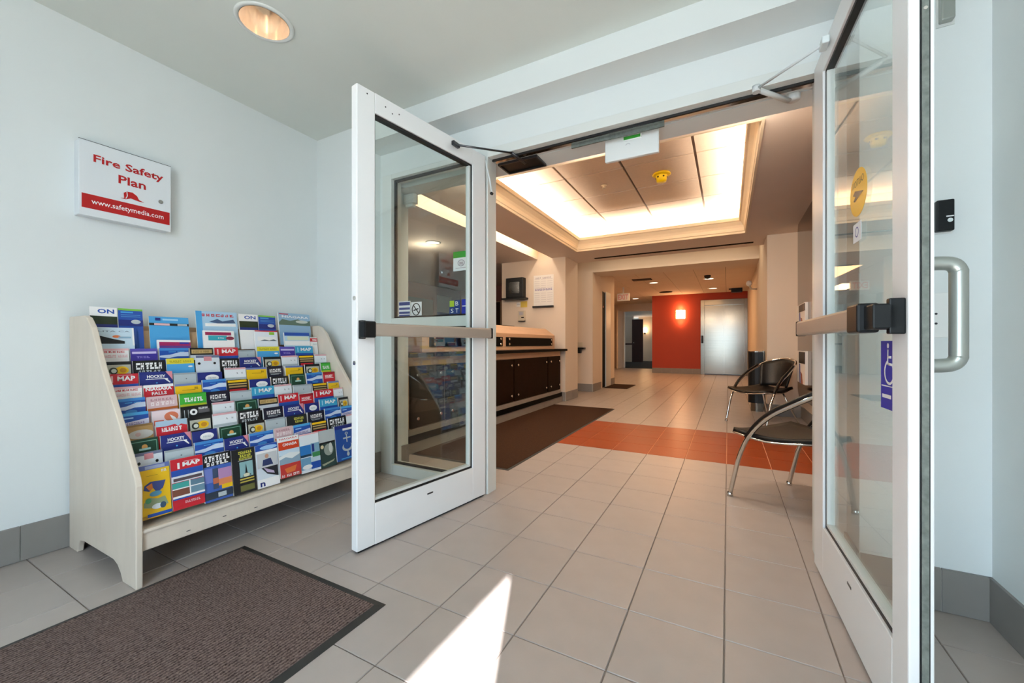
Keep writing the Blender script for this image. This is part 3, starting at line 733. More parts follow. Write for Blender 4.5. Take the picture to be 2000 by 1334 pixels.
# cover -> (paper colour, print, words)
COVERS = {
 'on': (W_, [T('ON', .28, .86, .62, .10, BL, .03), R(.62, .86, .93, .96, lin('#2FB3C6')) if False else R(0, .62, 1, .80, lin('#20301C')), R(0, .55, 1, .62, NV)], 'white brochure with blue ON lettering'),
 'bluegreen': (BL, [R(0, .955, 1, 1, lin('#7FBF4A')), R(.1, .90, .6, .93, SK), R(.1, .85, .9, .86, lin('#5FA6D8')), R(.1, .81, .9, .82, lin('#5FA6D8')), R(0, .6, 1, .74, NV), Ee(.7, .7, .2, .05, GY)], 'blue brochure with green top edge'),
 'skycard': (SK, [R(.15, .90, .28, .97, NV), R(.33, .91, .72, .95, lin('#A5D3F0')), R(0, .78, 1, .84, K_), R(.12, .785, .5, .835, PK), R(.7, .785, .95, .835, GY)], 'sky blue card with small navy square'),
 'ski': (lin('#A9CBE4'), [T('ALBERTA', .12, .86, .8, .07, RD, .02), R(0, .0, .14, 1, SK), Pg([(.3, .72), (.5, .80), (.62, .74), (.9, .80), (.95, .70), (.5, .68)], lin('#41597E')), R(.2, .60, .95, .68, W_)], 'pale blue ski brochure with red title'),
 'niagara': (lin('#93B3CE'), [R(.02, .95, .3, .975, RD), T('NIAGARA', .1, .85, .85, .07, W_, .02), Pg([(0, .70), (.1, .80), (.35, .76), (.6, .82), (.8, .74), (1, .79), (1, .62), (0, .62)], lin('#5D7263')), Ee(.72, .74, .2, .05, lin('#C9CEC4'))], 'blue grey falls brochure with white title'),
 'skier': (lin('#C9DEEC'), [T('LITA CA', .12, .90, .78, .03, lin('#6A7C90')), Pg([(0, .72), (.08, .83), (.5, .74), (.75, .70), (.75, .64), (0, .64)], K_), Ee(.55, .80, .10, .03, OR), R(.6, .76, .92, .80, lin('#8CB0C8')), R(.95, .6, 1, 1, W_)], 'pale brochure with skier photo'),
 'magenta': (W_, [R(.06, .86, 1, .95, lin('#A01B5B')), R(.66, .90, .95, .95, PU), R(.06, .80, 1, .86, lin('#6B3A8C'))], 'white brochure with magenta band'),
 'magteal': (W_, [R(.06, .88, .9, .96, lin('#9B2350')), R(.15, .74, .75, .87, TE), T('wg', .45, .79, .2, .03, W_), Ee(.85, .80, .14, .05, lin('#8A3048'))], 'white and teal brochure with crimson band'),
 'whitegreen': (lin('#E6EBF2'), [R(0, .97, 1, 1, RD), R(.62, .88, .85, .96, lin('#8CC23A')), R(.1, .70, .9, .82, W_), Pg([(.2, .70), (.4, .74), (.6, .71), (.8, .75), (.95, .70)], lin('#5E6F78'))], 'white brochure with lime square'),
 'palemap': (lin('#B9D6E6'), [R(0, .90, 1, 1, BL), R(.1, .76, .95, .88, lin('#D6DDC4')), R(0, .60, 1, .74, W_)], 'pale blue brochure with blue head band'),
 'redtext': (W_, [R(0, .86, 1, .97, RD), T('Canadian', .3, .885, .62, .06, W_), T('Rockies', .35, .75, .55, .05, GY)], 'white brochure with red head band'),
 'pinktext': (W_, [R(0, .955, 1, 1, PK), T('HEARTS', .06, .905, .8, .04, RD, .02), T('mountain sights', .15, .80, .8, .06, PK)], 'white leaflet with pink lettering'),
 'purple': (PU, [R(0, .94, 1, 1, lin('#5A4FB0')), R(.05, .88, .95, .93, lin('#C8BEE6')), T('city', .2, .78, .5, .05, lin('#8E84D0'))], 'purple leaflet with pale band'),
 'swoosh': (BL, [R(0, .94, 1, 1, lin('#3D86CC')), R(.3, .90, .55, .915, SK), R(.6, .90, .85, .915, SK)]+SW+[Ee(.5, .72, .2, .04, lin('#3D86CC'))], 'blue leaflet with white swoosh'),
 'tanbar': (K_, [R(.06, .86, .95, .96, TN), T('dine & shop', .12, .885, .7, .05, lin('#8C7340')), R(.0, .70, 1, .82, lin('#D8DDE6'))], 'black leaflet with tan title bar'),
 'redmap': (RD, [T('MAP', .30, .85, .6, .10, W_, .03), R(.1, .82, .16, .96, PK), R(.3, .965, .8, .975, PK), R(0, .66, 1, .78, BL)], 'red leaflet lettered MAP'),
 'tealmap': (lin('#3AA0C8'), [T('MAP', .30, .85, .6, .10, W_, .03), R(.12, .82, .17, .96, lin('#A8DDEE')), R(0, .60, 1, .78, BL)], 'teal leaflet lettered MAP'),
 'grey': (lin('#B4BFC4'), [R(0, .96, 1, 1, lin('#9AA4AA')), Ee(.55, .86, .03, .012, lin('#5D6468')), R(0, .70, 1, .74, W_)], 'plain light grey leaflet'),
 'yellowblue': (SK, [R(0, .87, 1, 1, lin('#DFD13A')), T('VISITOR GUIDE', .1, .90, .8, .05, lin('#A79C20')), Ee(.85, .80, .09, .02, W_)], 'yellow topped light blue leaflet'),
 'food': (K_, [R(.08, .70, .96, .93, lin('#B8B7A8')), Ee(.62, .81, .26, .085, YE), Ee(.3, .80, .16, .075, lin('#2A2E24')), Ee(.32, .80, .10, .045, lin('#D8DCD0')), Ee(.66, .81, .13, .05, lin('#C98A1E'))], 'dark framed food leaflet with yellow dish'),
 'zebra': (K_, [T('SAFARI', .08, .80, .84, .15, W_, .03), T('MUSEUM', .14, .72, .7, .06, GY, .02)], 'black leaflet with bold white lettering'),
 'shades': (lin('#D3DAE2'), [R(.0, .94, 1, 1, lin('#6B7390')), R(.32, .86, .66, .97, lin('#D08A92')), Ee(.12, .80, .06, .03, K_), Ee(.78, .80, .06, .03, K_)], 'pale leaflet with pink sunglasses'),
 'hockey': (NV, [T('HOCKEY', .22, .86, .56, .07, W_, .03), R(.18, .83, .86, .845, W_), Pg([(.78, 1), (1, 1), (1, .80), (.9, .90)], lin('#D98A96')), Pg([(.74, .83), (.9, .74), (.93, .75), (.82, .84)], W_), Ee(.5, .75, .03, .015, SK)], 'navy leaflet with white lettering and pink corner'),
 'redhockey': (RD, [T('HOCKEY', .15, .84, .65, .07, W_, .03), R(.12, .81, .86, .825, W_), R(0, .94, 1, 1, lin('#9C1624'))], 'red leaflet with white lettering'),
 'oval': (NV, [Ee(.58, .86, .28, .08, W_), T('store', .42, .84, .32, .04, GY)], 'navy leaflet with white oval'),
 'white': (lin('#E4E8EC'), [R(0, .955, 1, 1, lin('#D9A6AC')), T('r  m', .55, .84, .3, .04, lin('#7A7F84')), R(0, .70, 1, .75, GY)], 'white leaflet with pink top edge'),
 'yellow': (YE, [R(0, .95, 1, 1, lin('#6C7FB4')), R(.25, .845, .75, .853, lin('#7A5A10')), T('isle', .72, .86, .14, .05, lin('#5A4410'))], 'yellow leaflet with fine brown line'),
 'dinner': (lin('#15152A'), [T('SPENCER', .15, .82, .72, .10, W_, .03), R(.18, .785, .86, .795, GY), R(.2, .76, .7, .77, GY)], 'near black leaflet with white title'),
 'green': (GR, [T('BANANA', .15, .80, .72, .10, W_, .03), R(0, .97, 1, 1, lin('#2D8E2C')), R(0, .70, 1, .75, lin('#C4CC30'))], 'bright green leaflet with white title'),
 'darkgreen': (DG, [R(.08, .70, .10, .95, lin('#6FA08C')), R(.92, .70, .94, .95, lin('#6FA08C')), R(.08, .94, .94, .955, lin('#6FA08C')), Ee(.52, .84, .10, .05, lin('#D8A05A')), R(.33, .775, .72, .815, lin('#A9D6D2'))], 'dark green leaflet with small gold emblem'),
 'stack': (K_, [R(.04, .93, .95, .985, YE), R(.06, .87, .95, .90, lin('#BFA76A')), R(.08, .80, .93, .84, lin('#A8895A')), R(.1, .68, .92, .76, RD)], 'black leaflet with stacked gold and red bands'),
 'redfalls': (RD, [R(0, .94, 1, 1, W_), T('NIAGARA', .06, .87, .88, .08, W_, .04), T('FALLS', .25, .775, .5, .07, W_, .03)], 'red leaflet with white falls lettering'),
 'ticket': (lin('#D9B9BC'), [T('Comedy', .1, .90, .75, .05, lin('#B08088')), T('HOUSE', .1, .80, .8, .08, lin('#F1E4E4'), .03), R(.0, .70, 1, .75, lin('#C2632A'))], 'dusty pink ticket style leaflet'),
 'bluetext': (BL, [R(0, .94, 1, 1, SK), R(.1, .88, .45, .905, lin('#9FC4EA')), Pg([(0, .80), (1, .86), (1, .74), (0, .74)], lin('#D5D2E4')), T('treasures', .1, .755, .75, .05, lin('#8D79A8'))], 'blue leaflet with lilac band'),
 'pinkswirl': (lin('#E9D3D6'), [Ee(.68, .86, .26, .10, lin('#DC7A58')), Pg([(.62, .90), (.8, .84), (.98, .72), (.9, .70), (.7, .80)], W_), R(.06, .70, .4, .80, lin('#E06A52'))], 'pale pink leaflet with orange swirl'),
 'blackS': (K_, [Ee(.4, .86, .12, .07, W_), Ee(.4, .86, .05, .03, K_), R(.55, .82, .92, .90, lin('#5A5A5E')), T('Studio', .56, .905, .3, .05, W_), R(.1, .72, .12, .92, GY), R(.22, .72, .235, .92, GY)], 'black leaflet with white monogram'),
 'gold': (lin('#B08A54'), [R(0, .96, 1, 1, lin('#8C6A3C')), Ee(.55, .80, .45, .09, lin('#C9C6C0')), Ee(.45, .80, .1, .04, lin('#C8A8A4'))], 'golden tan leaflet with grey oval'),
 'redbrush': (RD, [Pg([(0, 1), (1, 1), (1, .86), (.8, .90), (.7, .86), (.6, .91), (.3, .88), (0, .89)], lin('#A9C4D8')), T('canyon', .16, .77, .66, .09, W_, .03)], 'red leaflet with ragged pale blue top'),
 'blackyellow': (lin('#1E2428'), [T('Niagara', .35, .88, .5, .06, lin('#D8D458'), .02), T('Tower', .4, .80, .4, .06, lin('#D8D458'), .02)], 'charcoal leaflet with yellow script'),
 'yellowcover': (YE, [R(0, .91, 1, 1, lin('#5C6CA8')), R(.2, .92, .85, .98, lin('#9AA4C0')), T('isle', .72, .83, .18, .05, W_), R(.22, .79, .6, .795, lin('#8A6A10')),
     Pg([(.15, .62), (.35, .68), (.85, .66), (.75, .52), (.55, .45), (.42, .56), (.3, .50), (.12, .54)], lin('#3C4C8C')), Pg([(.2, .60), (.4, .65), (.42, .55), (.3, .52)], lin('#D87A2C')), Ee(.5, .44, .2, .05, lin('#4F8FB0')),
     Pg([(.1, .30), (.3, .38), (.55, .34), (.8, .36), (.9, .2), (.5, .16), (.1, .22)], lin('#8F9E7A')), Ee(.25, .33, .1, .05, lin('#4FA070')), Ee(.55, .20, .2, .05, lin('#DDE6EA')), Ee(.72, .2, .1, .06, lin('#3A5570')), R(.2, .02, 1, .08, BL), R(0, 0, .2, .06, lin('#A98522'))], 'yellow brochure with cartoon sunglasses scene'),
 'mapcover': (RD, [T('MAP', .36, .83, .56, .085, W_, .04), R(.2, .80, .27, .92, W_), R(.4, .925, .85, .935, PK), R(0, .66, 1, .78, BL), R(0, .54, 1, .66, lin('#D9DCE2')), R(.05, .56, .95, .62, lin('#5A4A50')),
     R(0, .42, .52, .53, lin('#3FA29A')), R(.56, .42, 1, .53, lin('#5E7E92')), R(0, .27, .52, .40, lin('#7A4A3A')), R(.56, .27, 1, .40, lin('#6C8FA2')), R(.52, .25, .56, .54, W_), R(0, .40, 1, .42, W_), R(0, .22, 1, .27, W_), R(0, .20, 1, .23, BL), T('WINERIES', .35, .10, .48, .05, PK, .02)], 'red MAP brochure with photo squares'),
 'skyline': (lin('#3E63B4'), [R(0, .74, 1, 1, K_), T('SEATTLE', .04, .84, .92, .12, W_, .04), T('GUIDE', .1, .75, .8, .08, W_, .03), R(.0, .40, .3, .70, lin('#6F7EC4')), R(.5, .40, 1, .66, lin('#B48AB8')), R(.5, .30, 1, .44, lin('#E08A5A')), R(.3, .25, .5, .68, lin('#3A4A66')), R(.3, .36, .5, .48, lin('#C06A4A')), R(.6, .22, 1, .31, YE), R(0, .05, 1, .2, lin('#2E3848')), R(.45, .07, .75, .16, GY)], 'skyline brochure with sunset colours'),
 'tower': (lin('#202022'), [T('Niagara', .28, .88, .6, .06, lin('#DCD84E'), .03), T('Tower', .34, .81, .5, .055, lin('#DCD84E'), .03), T('Restaurant', .3, .75, .58, .05, lin('#DCD84E'), .02), R(.25, .735, .85, .742, W_), R(.3, .36, .88, .70, lin('#8CB4B8')), Pg([(.58, .66), (.63, .45), (.80, .38), (.40, .38), (.53, .45)], K_), Ee(.58, .40, .14, .04, lin('#D8D4B8')), R(.28, .30, .9, .33, lin('#C8B44E')), R(.28, .24, .9, .27, lin('#B8A848')), R(.28, .05, .9, .18, lin('#6C6C3A'))], 'black brochure with yellow title and tower photo'),
 'man': (lin('#D9E2EA'), [R(0, .86, 1, 1, BL), Ee(.6, .92, .4, .05, lin('#9CC4EC')), R(0, .80, 1, .86, W_), R(.04, .46, .95, .80, lin('#C8CACC')), Ee(.48, .72, .09, .05, lin('#C99A82')), Pg([(.3, .64), (.65, .66), (.75, .50), (.25, .50)], lin('#2E3A66')), Pg([(.2, .46), (.95, .46), (.95, .2), (.45, .30)], lin('#2A2A30')), Pg([(.3, .46), (.75, .34), (.78, .28), (.45, .34)], lin('#C2B0CC')), R(0, 0, 1, .2, W_), T('n', .1, .03, .22, .10, NV, .03)], 'white and blue brochure with seated man'),
 'lake': (W_, [T('NIAGARA', .06, .93, .88, .04, RD), R(0, .68, 1, .88, lin('#D2401E')), T('CANADA', .2, .77, .7, .07, W_, .03), R(0, .55, 1, .68, lin('#C9DCEA')), R(0, .33, 1, .55, lin('#8FA9BC')), Pg([(0, .45), (.3, .50), (.6, .44), (1, .52), (1, .56), (.5, .60), (0, .53)], lin('#E3E8EA')), R(0, 0, 1, .33, lin('#C23A36')), Pg([(.2, .22), (.8, .26), (.7, .12), (.3, .10)], OR), T('on the lake', .05, .02, .85, .06, W_)], 'red and white brochure with pale lake photo'),
 'water': (lin('#E3E9EF'), [R(0, .96, 1, 1, PK), R(0, .44, .55, .70, lin('#2A78C0')), R(0, .40, .55, .46, lin('#1C3A52')), R(.55, .40, 1, .72, lin('#7FA8C0')), R(.6, .5, .72, .7, NV), R(.6, .36, 1, .48, lin('#3F8A52')), R(0, .08, .5, .38, lin('#6F9FC0')), R(.5, .06, 1, .24, BL), Ee(.3, .14, .25, .06, W_), R(.5, .24, 1, .36, lin('#BFD2DC'))], 'white brochure with blue water photos'),
 'heron': (lin('#2E4440'), [R(0, .66, 1, 1, lin('#B9C0C2')), R(0, .64, 1, .68, K_), Ee(.55, .46, .3, .16, lin('#9AA298')), Ee(.68, .50, .12, .14, lin('#D5D8D0')), Ee(.15, .56, .10, .05, lin('#D8C8A0')), Pg([(.05, .10), (.15, .05), (.8, .12), (.9, .18), (.7, .15)], lin('#A8A890'))], 'dark brochure with grey heron photo'),
 'anchor': (lin('#1E4C9A'), [R(0, .90, 1, 1, NV), R(.4, .84, 1, .90, W_), R(.55, .20, .60, .72, GY), Ee(.575, .75, .08, .04, GY), Ee(.575, .75, .04, .02, lin('#1E4C9A')), R(.38, .60, .78, .64, GY), Ee(.575, .36, .28, .12, GY), Ee(.575, .40, .20, .10, lin('#1E4C9A')), Ee(.575, .16, .07, .06, GY), R(.2, .04, .85, .07, SK)], 'blue brochure with silver anchor'),
}
GLY = ['1100 1100 1111', '1111 1000 1111', '1010 1110 1010', '1110 1010 1110', '1111 0110 0110', '1001 1101 1011', '1110 1100 1111', '0110 1010 1110']
def glyphs(mb, seed, O, ux, uy, w_, h_, col=None):
    """a row of small letter-like blocks for print that cannot be read"""
    r_ = random.Random(seed); n = max(3, len(seed)); cw = w_/n
    for i in range(n):
        if seed[min(i, len(seed)-1)] == ' ': continue
        g_ = r_.choice(GLY).split()
        for rr in range(3):
            j = 0
            while j < 4:
                if g_[2-rr][j] == '1':
                    e = j
                    while e < 4 and g_[2-rr][e] == '1': e += 1
                    a0, a1 = (i+0.06+0.86*j/4)*cw, (i+0.06+0.86*e/4)*cw; b0, b1 = h_*(rr/3+0.02), h_*((rr+1)/3-0.02)
                    sk_ = 0.06*cw
                    mb.face([Vector(O)+Vector(ux)*p+Vector(uy)*q for p, q in ((a0, b0), (a1, b0), (a1+sk_, b1), (a0+sk_, b1))], col); j = e
                else: j += 1
BT = 0.009
READABLE = {'MAP', 'ON', 'HOCKEY', 'NIAGARA', 'FALLS', 'LITA CA', 'CANADA', 'n'}
def cover_mesh(key):
    paper, shapes, _ = COVERS[key]; mb = MB()
    mb.box(0.0, 0.0006, 0, 1, 0, BH, paper)
    x = 0.0010
    for s_ in shapes:
        if s_[0] == 'r':
            _, a, b, c_, d, col = s_; mb.face([(x, a, b*BH), (x, c_, b*BH), (x, c_, d*BH), (x, a, d*BH)], col)
        elif s_[0] == 'e':
            _, a, b, c_, d, col = s_; mb.face([(x, a+c_*math.cos(2*PI*k/18), (b+d*math.sin(2*PI*k/18))*BH) for k in range(18)], col)
        elif s_[0] == 'p':
            mb.face([(x, a, b*BH) for a, b in s_[1]], s_[2])
        else:
            _, t, a, b, c_, d, col, bold = s_
            if t in READABLE: put_text(mb, t, (x, a, b*BH), (0, 1, 0), (0, 0, 1), c_, d*BH, col, bold)
            else: glyphs(mb, t, (x, a, b*BH), (0, 1, 0), (0, 0, 1), c_, d*BH, col)
        x += 0.00025
    # keep print inside the sheet
    mb.v = [(vx, min(max(vy, 0.0), 1.0), min(max(vz, 0.0), BH)) for vx, vy, vz in mb.v]
    me = mb.mesh('cover'); me.materials.append(MATS['print_ink']); return me
pages = MB().box(-BT, 0, 0.005, 0.995, 0.001, BH-0.0005).mesh('pages'); pages.materials.append(MATS['paper'])
for k in range(1, 12):
    x, z = TOPS[k]; zb = min(r_[3] for r_ in ROWS[k])-BH; b0 = x+0.010; bh = 0.04 if k == 3 else 0.14
    mb = MB(); mb.prism([(b0, zb-0.006), (b0-0.139*bh, zb+bh), (b0-0.139*bh-0.004, zb+bh), (b0-0.004, zb-0.006)], 'y', RY0+0.012, RY1-0.012)
    mb.box(b0, x+0.036, RY0+0.012, RY1-0.012, zb-0.006, zb-0.003)
    mb.build('tier_board', 'tan_wood', rack)
CM = {}
ORD = ['first', 'second', 'third', 'fourth', 'fifth', 'sixth', 'seventh', 'eighth', 'ninth', 'tenth', 'eleventh', 'twelfth']
for k in range(1, 13):
    tier = 'top rack tier' if k == 1 else ('bottom rack tier' if k == 12 else ORD[k-1]+' rack tier down')
    x, _z = TOPS[k]
    for i, (key, y0, y1, zt) in enumerate(ROWS[k]):
        y0 = max(y0, RY0+0.016); y1 = min(y1, RY1-0.016)
        if key not in CM: CM[key] = cover_mesh(key)
        o = bpy.data.objects.new('brochure', pages); COL.objects.link(o)
        th = -0.135+random.uniform(-0.02, 0.01)
        o.location = (x-BH*math.sin(th)*1.0, y0+0.001, zt-BH*math.cos(th)); o.rotation_euler = (random.uniform(-0.012, 0.012), th, random.uniform(-0.02, 0.02))
        o.scale = (random.uniform(0.8, 1.5), (y1-y0)-0.002, 1)
        tag(o, '%s, %s from left, %s' % (COVERS[key][2], ORD[i], tier), 'brochure', 'brochures on the display rack')
        link('cover', CM[key], o)

# ------------------------------------------------------------------ lobby shell
wallbox('wall_lobby_right', 'cream_paint', XLR, XLR+0.12, YI, 6.36, 0, 2.9)
m = MB()                                          # right pillar and the wall round the hall opening
m.box(0.46, XLR+0.12, 6.36, 7.86, 0, 2.9)
m.box(-2.385, 0.46, 7.86, 8.46, 2.385, 2.9)
m.box(-3.0, -2.385, 7.86, 8.46, 0, 2.9)
m.box(0.46, 0.6, 7.86, 8.46, 0, 2.9)
struct(m.build('wall_back', 'cream_paint'))
m = MB(); m.box(-3.60, -2.385, 6.33, 6.95, 0, 2.9)   # column at the end of the counter
m.box(-2.75, -2.70, 6.95, 7.86, 0, 2.9)
struct(m.build('wall_counter_end', 'cream_paint'))
# soffit ring round the tray, with the lit slot above the counter
m = MB()
m.box(-2.63, TRAY[0], YI, 6.95, ZS, ZS+0.03)
m.box(TRAY[1], XLR, YI, 6.95, ZS, ZS+0.03)
m.box(TRAY[0], TRAY[1], YI, TRAY[2], ZS, ZS+0.03)
m.box(TRAY[0], TRAY[1], TRAY[3], 6.95, ZS, ZS+0.03)
m.box(-6.5, -2.89, YI, 9.2, ZS, ZS+0.03)
m.box(-2.89, -2.63, YI, 2.60, ZS, ZS+0.03)
struct(m.build('ceiling_lobby', 'soffit_paint'))
m = MB(); m.box(-2.92, -2.89, YI, 6.33, ZS+0.03, 2.66).box(-2.63, -2.60, YI, 6.33, ZS+0.03, 2.66).box(-2.89, -2.63, YI, 6.33, 2.64, 2.66)
struct(m.build('ceiling_slot', 'crown_paint'))
struct(box('ceiling_upper', 'ceiling_paint', -2.8, 1.0, 6.98, 7.86, 2.70, 2.75))
box('slot_grille', 'vent_dark', -2.0, 0.32, 6.66, 6.74, ZS-0.003, ZS+0.001, bpy.data.objects['ceiling_lobby'])
# tray: crown moulding, cavity walls, raised panel ceiling
TZ = 2.76; CV = 0.17
def ring(name, m_, prof, par=None):
    """sweep (inset, z) profile round the tray rectangle"""
    mb = MB(); x0, x1, y0, y1 = TRAY; n = len(prof)
    cs = [(x0, y0, 1, 1), (x1, y0, -1, 1), (x1, y1, -1, -1), (x0, y1, 1, -1)]
    for k in range(4):
        a, b = cs[k], cs[(k+1) % 4]
        for i in range(n-1):
            (p, z), (q, w2) = prof[i], prof[i+1]
            mb.face([(a[0]+a[2]*p, a[1]+a[3]*p, z), (b[0]+b[2]*p, b[1]+b[3]*p, z), (b[0]+b[2]*q, b[1]+b[3]*q, w2), (a[0]+a[2]*q, a[1]+a[3]*q, w2)])
    return mb.build(name, m_, par)
tray = struct(empty('ceiling_tray'))
ring('crown_moulding', 'crown_paint', [(-0.012, ZS-0.006), (0.006, ZS-0.006), (0.006, ZS+0.02), (0.016, ZS+0.026), (0.018, ZS+0.07), (0.028, ZS+0.10), (0.048, ZS+0.13), (0.056, ZS+0.145), (0.074, ZS+0.15), (0.08, ZS+0.19), (0.065, ZS+0.19), (0.04, ZS+0.15), (-0.02, ZS+0.10), (-CV, ZS+0.09)], tray)
ring('cavity_wall', 'crown_paint', [(-CV, ZS+0.03), (-CV, TZ+0.03)], tray)
gx = [TRAY[0]-CV, -1.575, -0.945, -0.275, TRAY[1]+CV]
gy = [TRAY[2]-CV, 3.52, 4.17, 4.81, 5.45, TRAY[3]+CV]
for i in range(len(gx)-1):
    for j in range(len(gy)-1):
        MB().box(gx[i]+0.012, gx[i+1]-0.012, gy[j]+0.012, gy[j+1]-0.012, TZ, TZ+0.022).build('ceiling_panel', 'panel_board', tray)
for x in gx[1:-1]: box('grid_bar', 'grid_metal', x-0.016, x+0.016, gy[0], gy[-1], TZ+0.018, TZ+0.03, tray)
for y in gy[1:-1]: box('grid_bar', 'grid_metal', gx[0], gx[-1], y-0.012, y+0.012, TZ+0.020, TZ+0.03, tray)
# smoke detector with yellow cap and sprinkler
sd = empty('smoke_detector', (-0.62, 4.50, TZ)); tag(sd, 'yellow capped smoke detector on the raised lobby ceiling', 'smoke detector')
MB().lathe([(0.001, -0.001), (0.085, -0.002), (0.095, -0.014), (0.08, -0.026), (0.001, -0.027)], 0, 0).build('base_flange', 'yellow_cover', sd)
MB().lathe([(0.058, -0.026), (0.054, -0.06), (0.048, -0.088), (0.001, -0.092)], 0, 0).build('dust_cap', 'yellow_cover', sd)
for a in range(0, 360, 60):
    t = math.radians(a); c = Vector((0.055*math.cos(t), 0.055*math.sin(t), -0.048))
    MB().disc(c, (math.cos(t), math.sin(t), 0), 0.009, 0.003, 10).build('vent_hole', 'vent_dark', sd)
sp = empty('sprinkler', (-1.24, 4.52, TZ)); tag(sp, 'small pendant sprinkler head on the raised lobby ceiling', 'sprinkler')
MB().lathe([(0.001, -0.001), (0.035, -0.002), (0.03, -0.010), (0.008, -0.012), (0.008, -0.03), (0.02, -0.032), (0.02, -0.035), (0.001, -0.036)], 0, 0, 16).build('sprinkler_head', 'plastic_beige', sp)

baseboard('baseboard_lobby_column', (-2.385, 6.33), (-2.385, 6.95), (1, 0))
baseboard('baseboard_column_front', (-2.50, 6.33), (-2.385, 6.33), (0, -1))
baseboard('baseboard_hall_left', (-2.70, 7.86), (-2.385, 7.86), (0, -1))
baseboard('baseboard_hall_jamb', (-2.385, 7.86), (-2.385, 8.46), (1, 0))
baseboard('baseboard_pillar', (0.46, 6.36), (XLR, 6.36), (0, -1))
baseboard('baseboard_pillar_side', (0.46, 7.86), (0.46, 6.36), (-1, 0))
baseboard('baseboard_lobby_right', (XLR, 6.36), (XLR, YI), (-1, 0))
baseboard('baseboard_reveal', (-2.265, YW+0.10), (-2.265, YI), (1, 0))

# ------------------------------------------------------------------ reception counter
CX = -2.43
ct = empty('reception_counter', (0, 0, 0)); tag(ct, 'dark wood reception counter front with chrome handles and black top', 'counter')
CY0, CY1 = 2.62, 6.20
box('plinth', 'plinth_grey', -3.05, CX, CY0, 6.32, 0, 0.095, ct)
box('black_kick', 'black_top', -3.05, CX+0.012, CY0, CY1+0.06, 0.095, 0.158, ct, 0.002)
box('carcass', 'beech', -3.05, CX-0.004, CY0, CY1, 0.158, 0.842, ct)
box('bottom_rail', 'plinth_grey', CX-0.004, CX+0.012, CY0, CY1, 0.160, 0.214, ct)
box('top_rail', 'beech', CX-0.004, CX+0.004, CY0, CY1, 0.768, 0.842, ct)
box('counter_top', 'black_top', -3.10, -2.345, CY0-0.05, 6.325, 0.842, 0.877, ct, 0.003)
dy = [CY0+0.02, 3.14, 4.56, 5.66, CY1-0.01]
def studs(par, pts):
    for (y, z) in pts:
        MB().disc((CX+0.016, y, z), (1, 0, 0), 0.014, 0.022, 12).build('knob', 'chrome', par)
for i in range(4):
    d = box('cabinet_panel', 'dark_wood', CX-0.003, CX+0.016, dy[i]+0.012, dy[i+1]-0.012, 0.222, 0.762, ct, 0.003)
    studs(d, [(dy[i]+0.09, 0.30), (dy[i]+0.09, 0.685), (dy[i+1]-0.09, 0.30), (dy[i+1]-0.09, 0.685)])
hut = empty('counter_hutch', (0, 0, 0)); tag(hut, 'pink beech hutch with sloped front and dark slots on counter', 'hutch')
H0, H1 = 2.9, 6.14
MB().prism([(-2.50, 0.8775), (-2.50, 1.095), (-2.66, 1.205), (-2.90, 1.205), (-2.90, 0.8775)], 'y', H0, H1).build('hutch_body', 'beech', hut, 0.004)
sl = [3.0, 4.40, 4.50, 6.02]
for a, b in ((sl[0], sl[1]), (sl[2], sl[3])):
    p = box('slot_panel', 'black_top', -2.502, -2.488, a, b, 0.93, 1.045, hut, 0.002)
    for y in (a+0.06, b-0.06):
        for z in (0.955, 1.02): MB().disc((-2.488, y, z), (1, 0, 0), 0.015, 0.012, 12).build('stud', 'chrome', p)
box('dark_monitor_back', 'black_plastic', -2.93, -2.905, 5.1, 5.5, 1.16, 1.235, hut)

# things on the counter-end wall (faces the entrance)
WY = 6.33
tv = empty('wall_monitor', (-3.28, WY, 1.735)); tag(tv, 'black wall monitor on small shelf above the counter', 'monitor')
box('monitor_case', 'black_plastic', -0.17, 0.17, -0.13, -0.01, 0.03, 0.375, tv, 0.01)
box('screen', 'screen_dark', -0.11, 0.10, -0.133, -0.129, 0.10, 0.30, tv, 0.004)
box('shelf', 'black_plastic', -0.25, 0.21, -0.15, 0, 0.0, 0.028, tv)
box('bracket_arm', 'black_plastic', -0.19, -0.12, -0.06, 0, 0.34, 0.38, tv)
ca = empty('wall_calendar', (-2.78, WY, 1.58)); tag(ca, 'printed white calendar poster with purple lines beside the monitor', 'calendar')
box('sheet', 'paper', -0.185, 0.185, -0.006, 0, 0.03, 0.555, ca)
mb = MB(); glyphs(mb, 'aaaa bbbbbb', (-0.15, -0.007, 0.495), (1, 0, 0), (0, 0, 1), 0.29, 0.026)
for z in (0.27, 0.10): 
    for c_ in range(3):
        x0 = -0.165+0.118*c_
        for r_ in range(5): mb.box(x0, x0+0.095, -0.007, -0.0062, z+0.036*r_+(0.07 if z > .2 else 0), z+0.036*r_+0.004+(0.07 if z > .2 else 0))
mb.build('print_lines', 'ink_grey', ca)
mb = MB(); glyphs(mb, 'purpletitle', (-0.16, -0.007, 0.292), (1, 0, 0), (0, 0, 1), 0.32, 0.034); mb.build('purple_title', 'ink_purple', ca)
box('holder_tray', 'steel_dark', -0.19, 0.19, -0.05, 0, 0.0, 0.028, ca)
nt2 = empty('paper_note', (-3.20, WY, 1.63)); tag(nt2, 'yellow paper note stuck under the wall monitor', 'note')
box('yellow_sheet', 'note_yellow', -0.02, 0.11, -0.003, 0, -0.03, 0.075, nt2); box('white_sheet', 'paper', -0.10, -0.02, -0.003, 0, -0.015, 0.06, nt2)
box('print_line', 'ink_grey', -0.09, -0.03, -0.004, -0.003, 0.02, 0.03, nt2)
ph = empty('wall_phone', (-3.19, WY, 1.36)); tag(ph, 'beige wall intercom box below the yellow note', 'intercom')
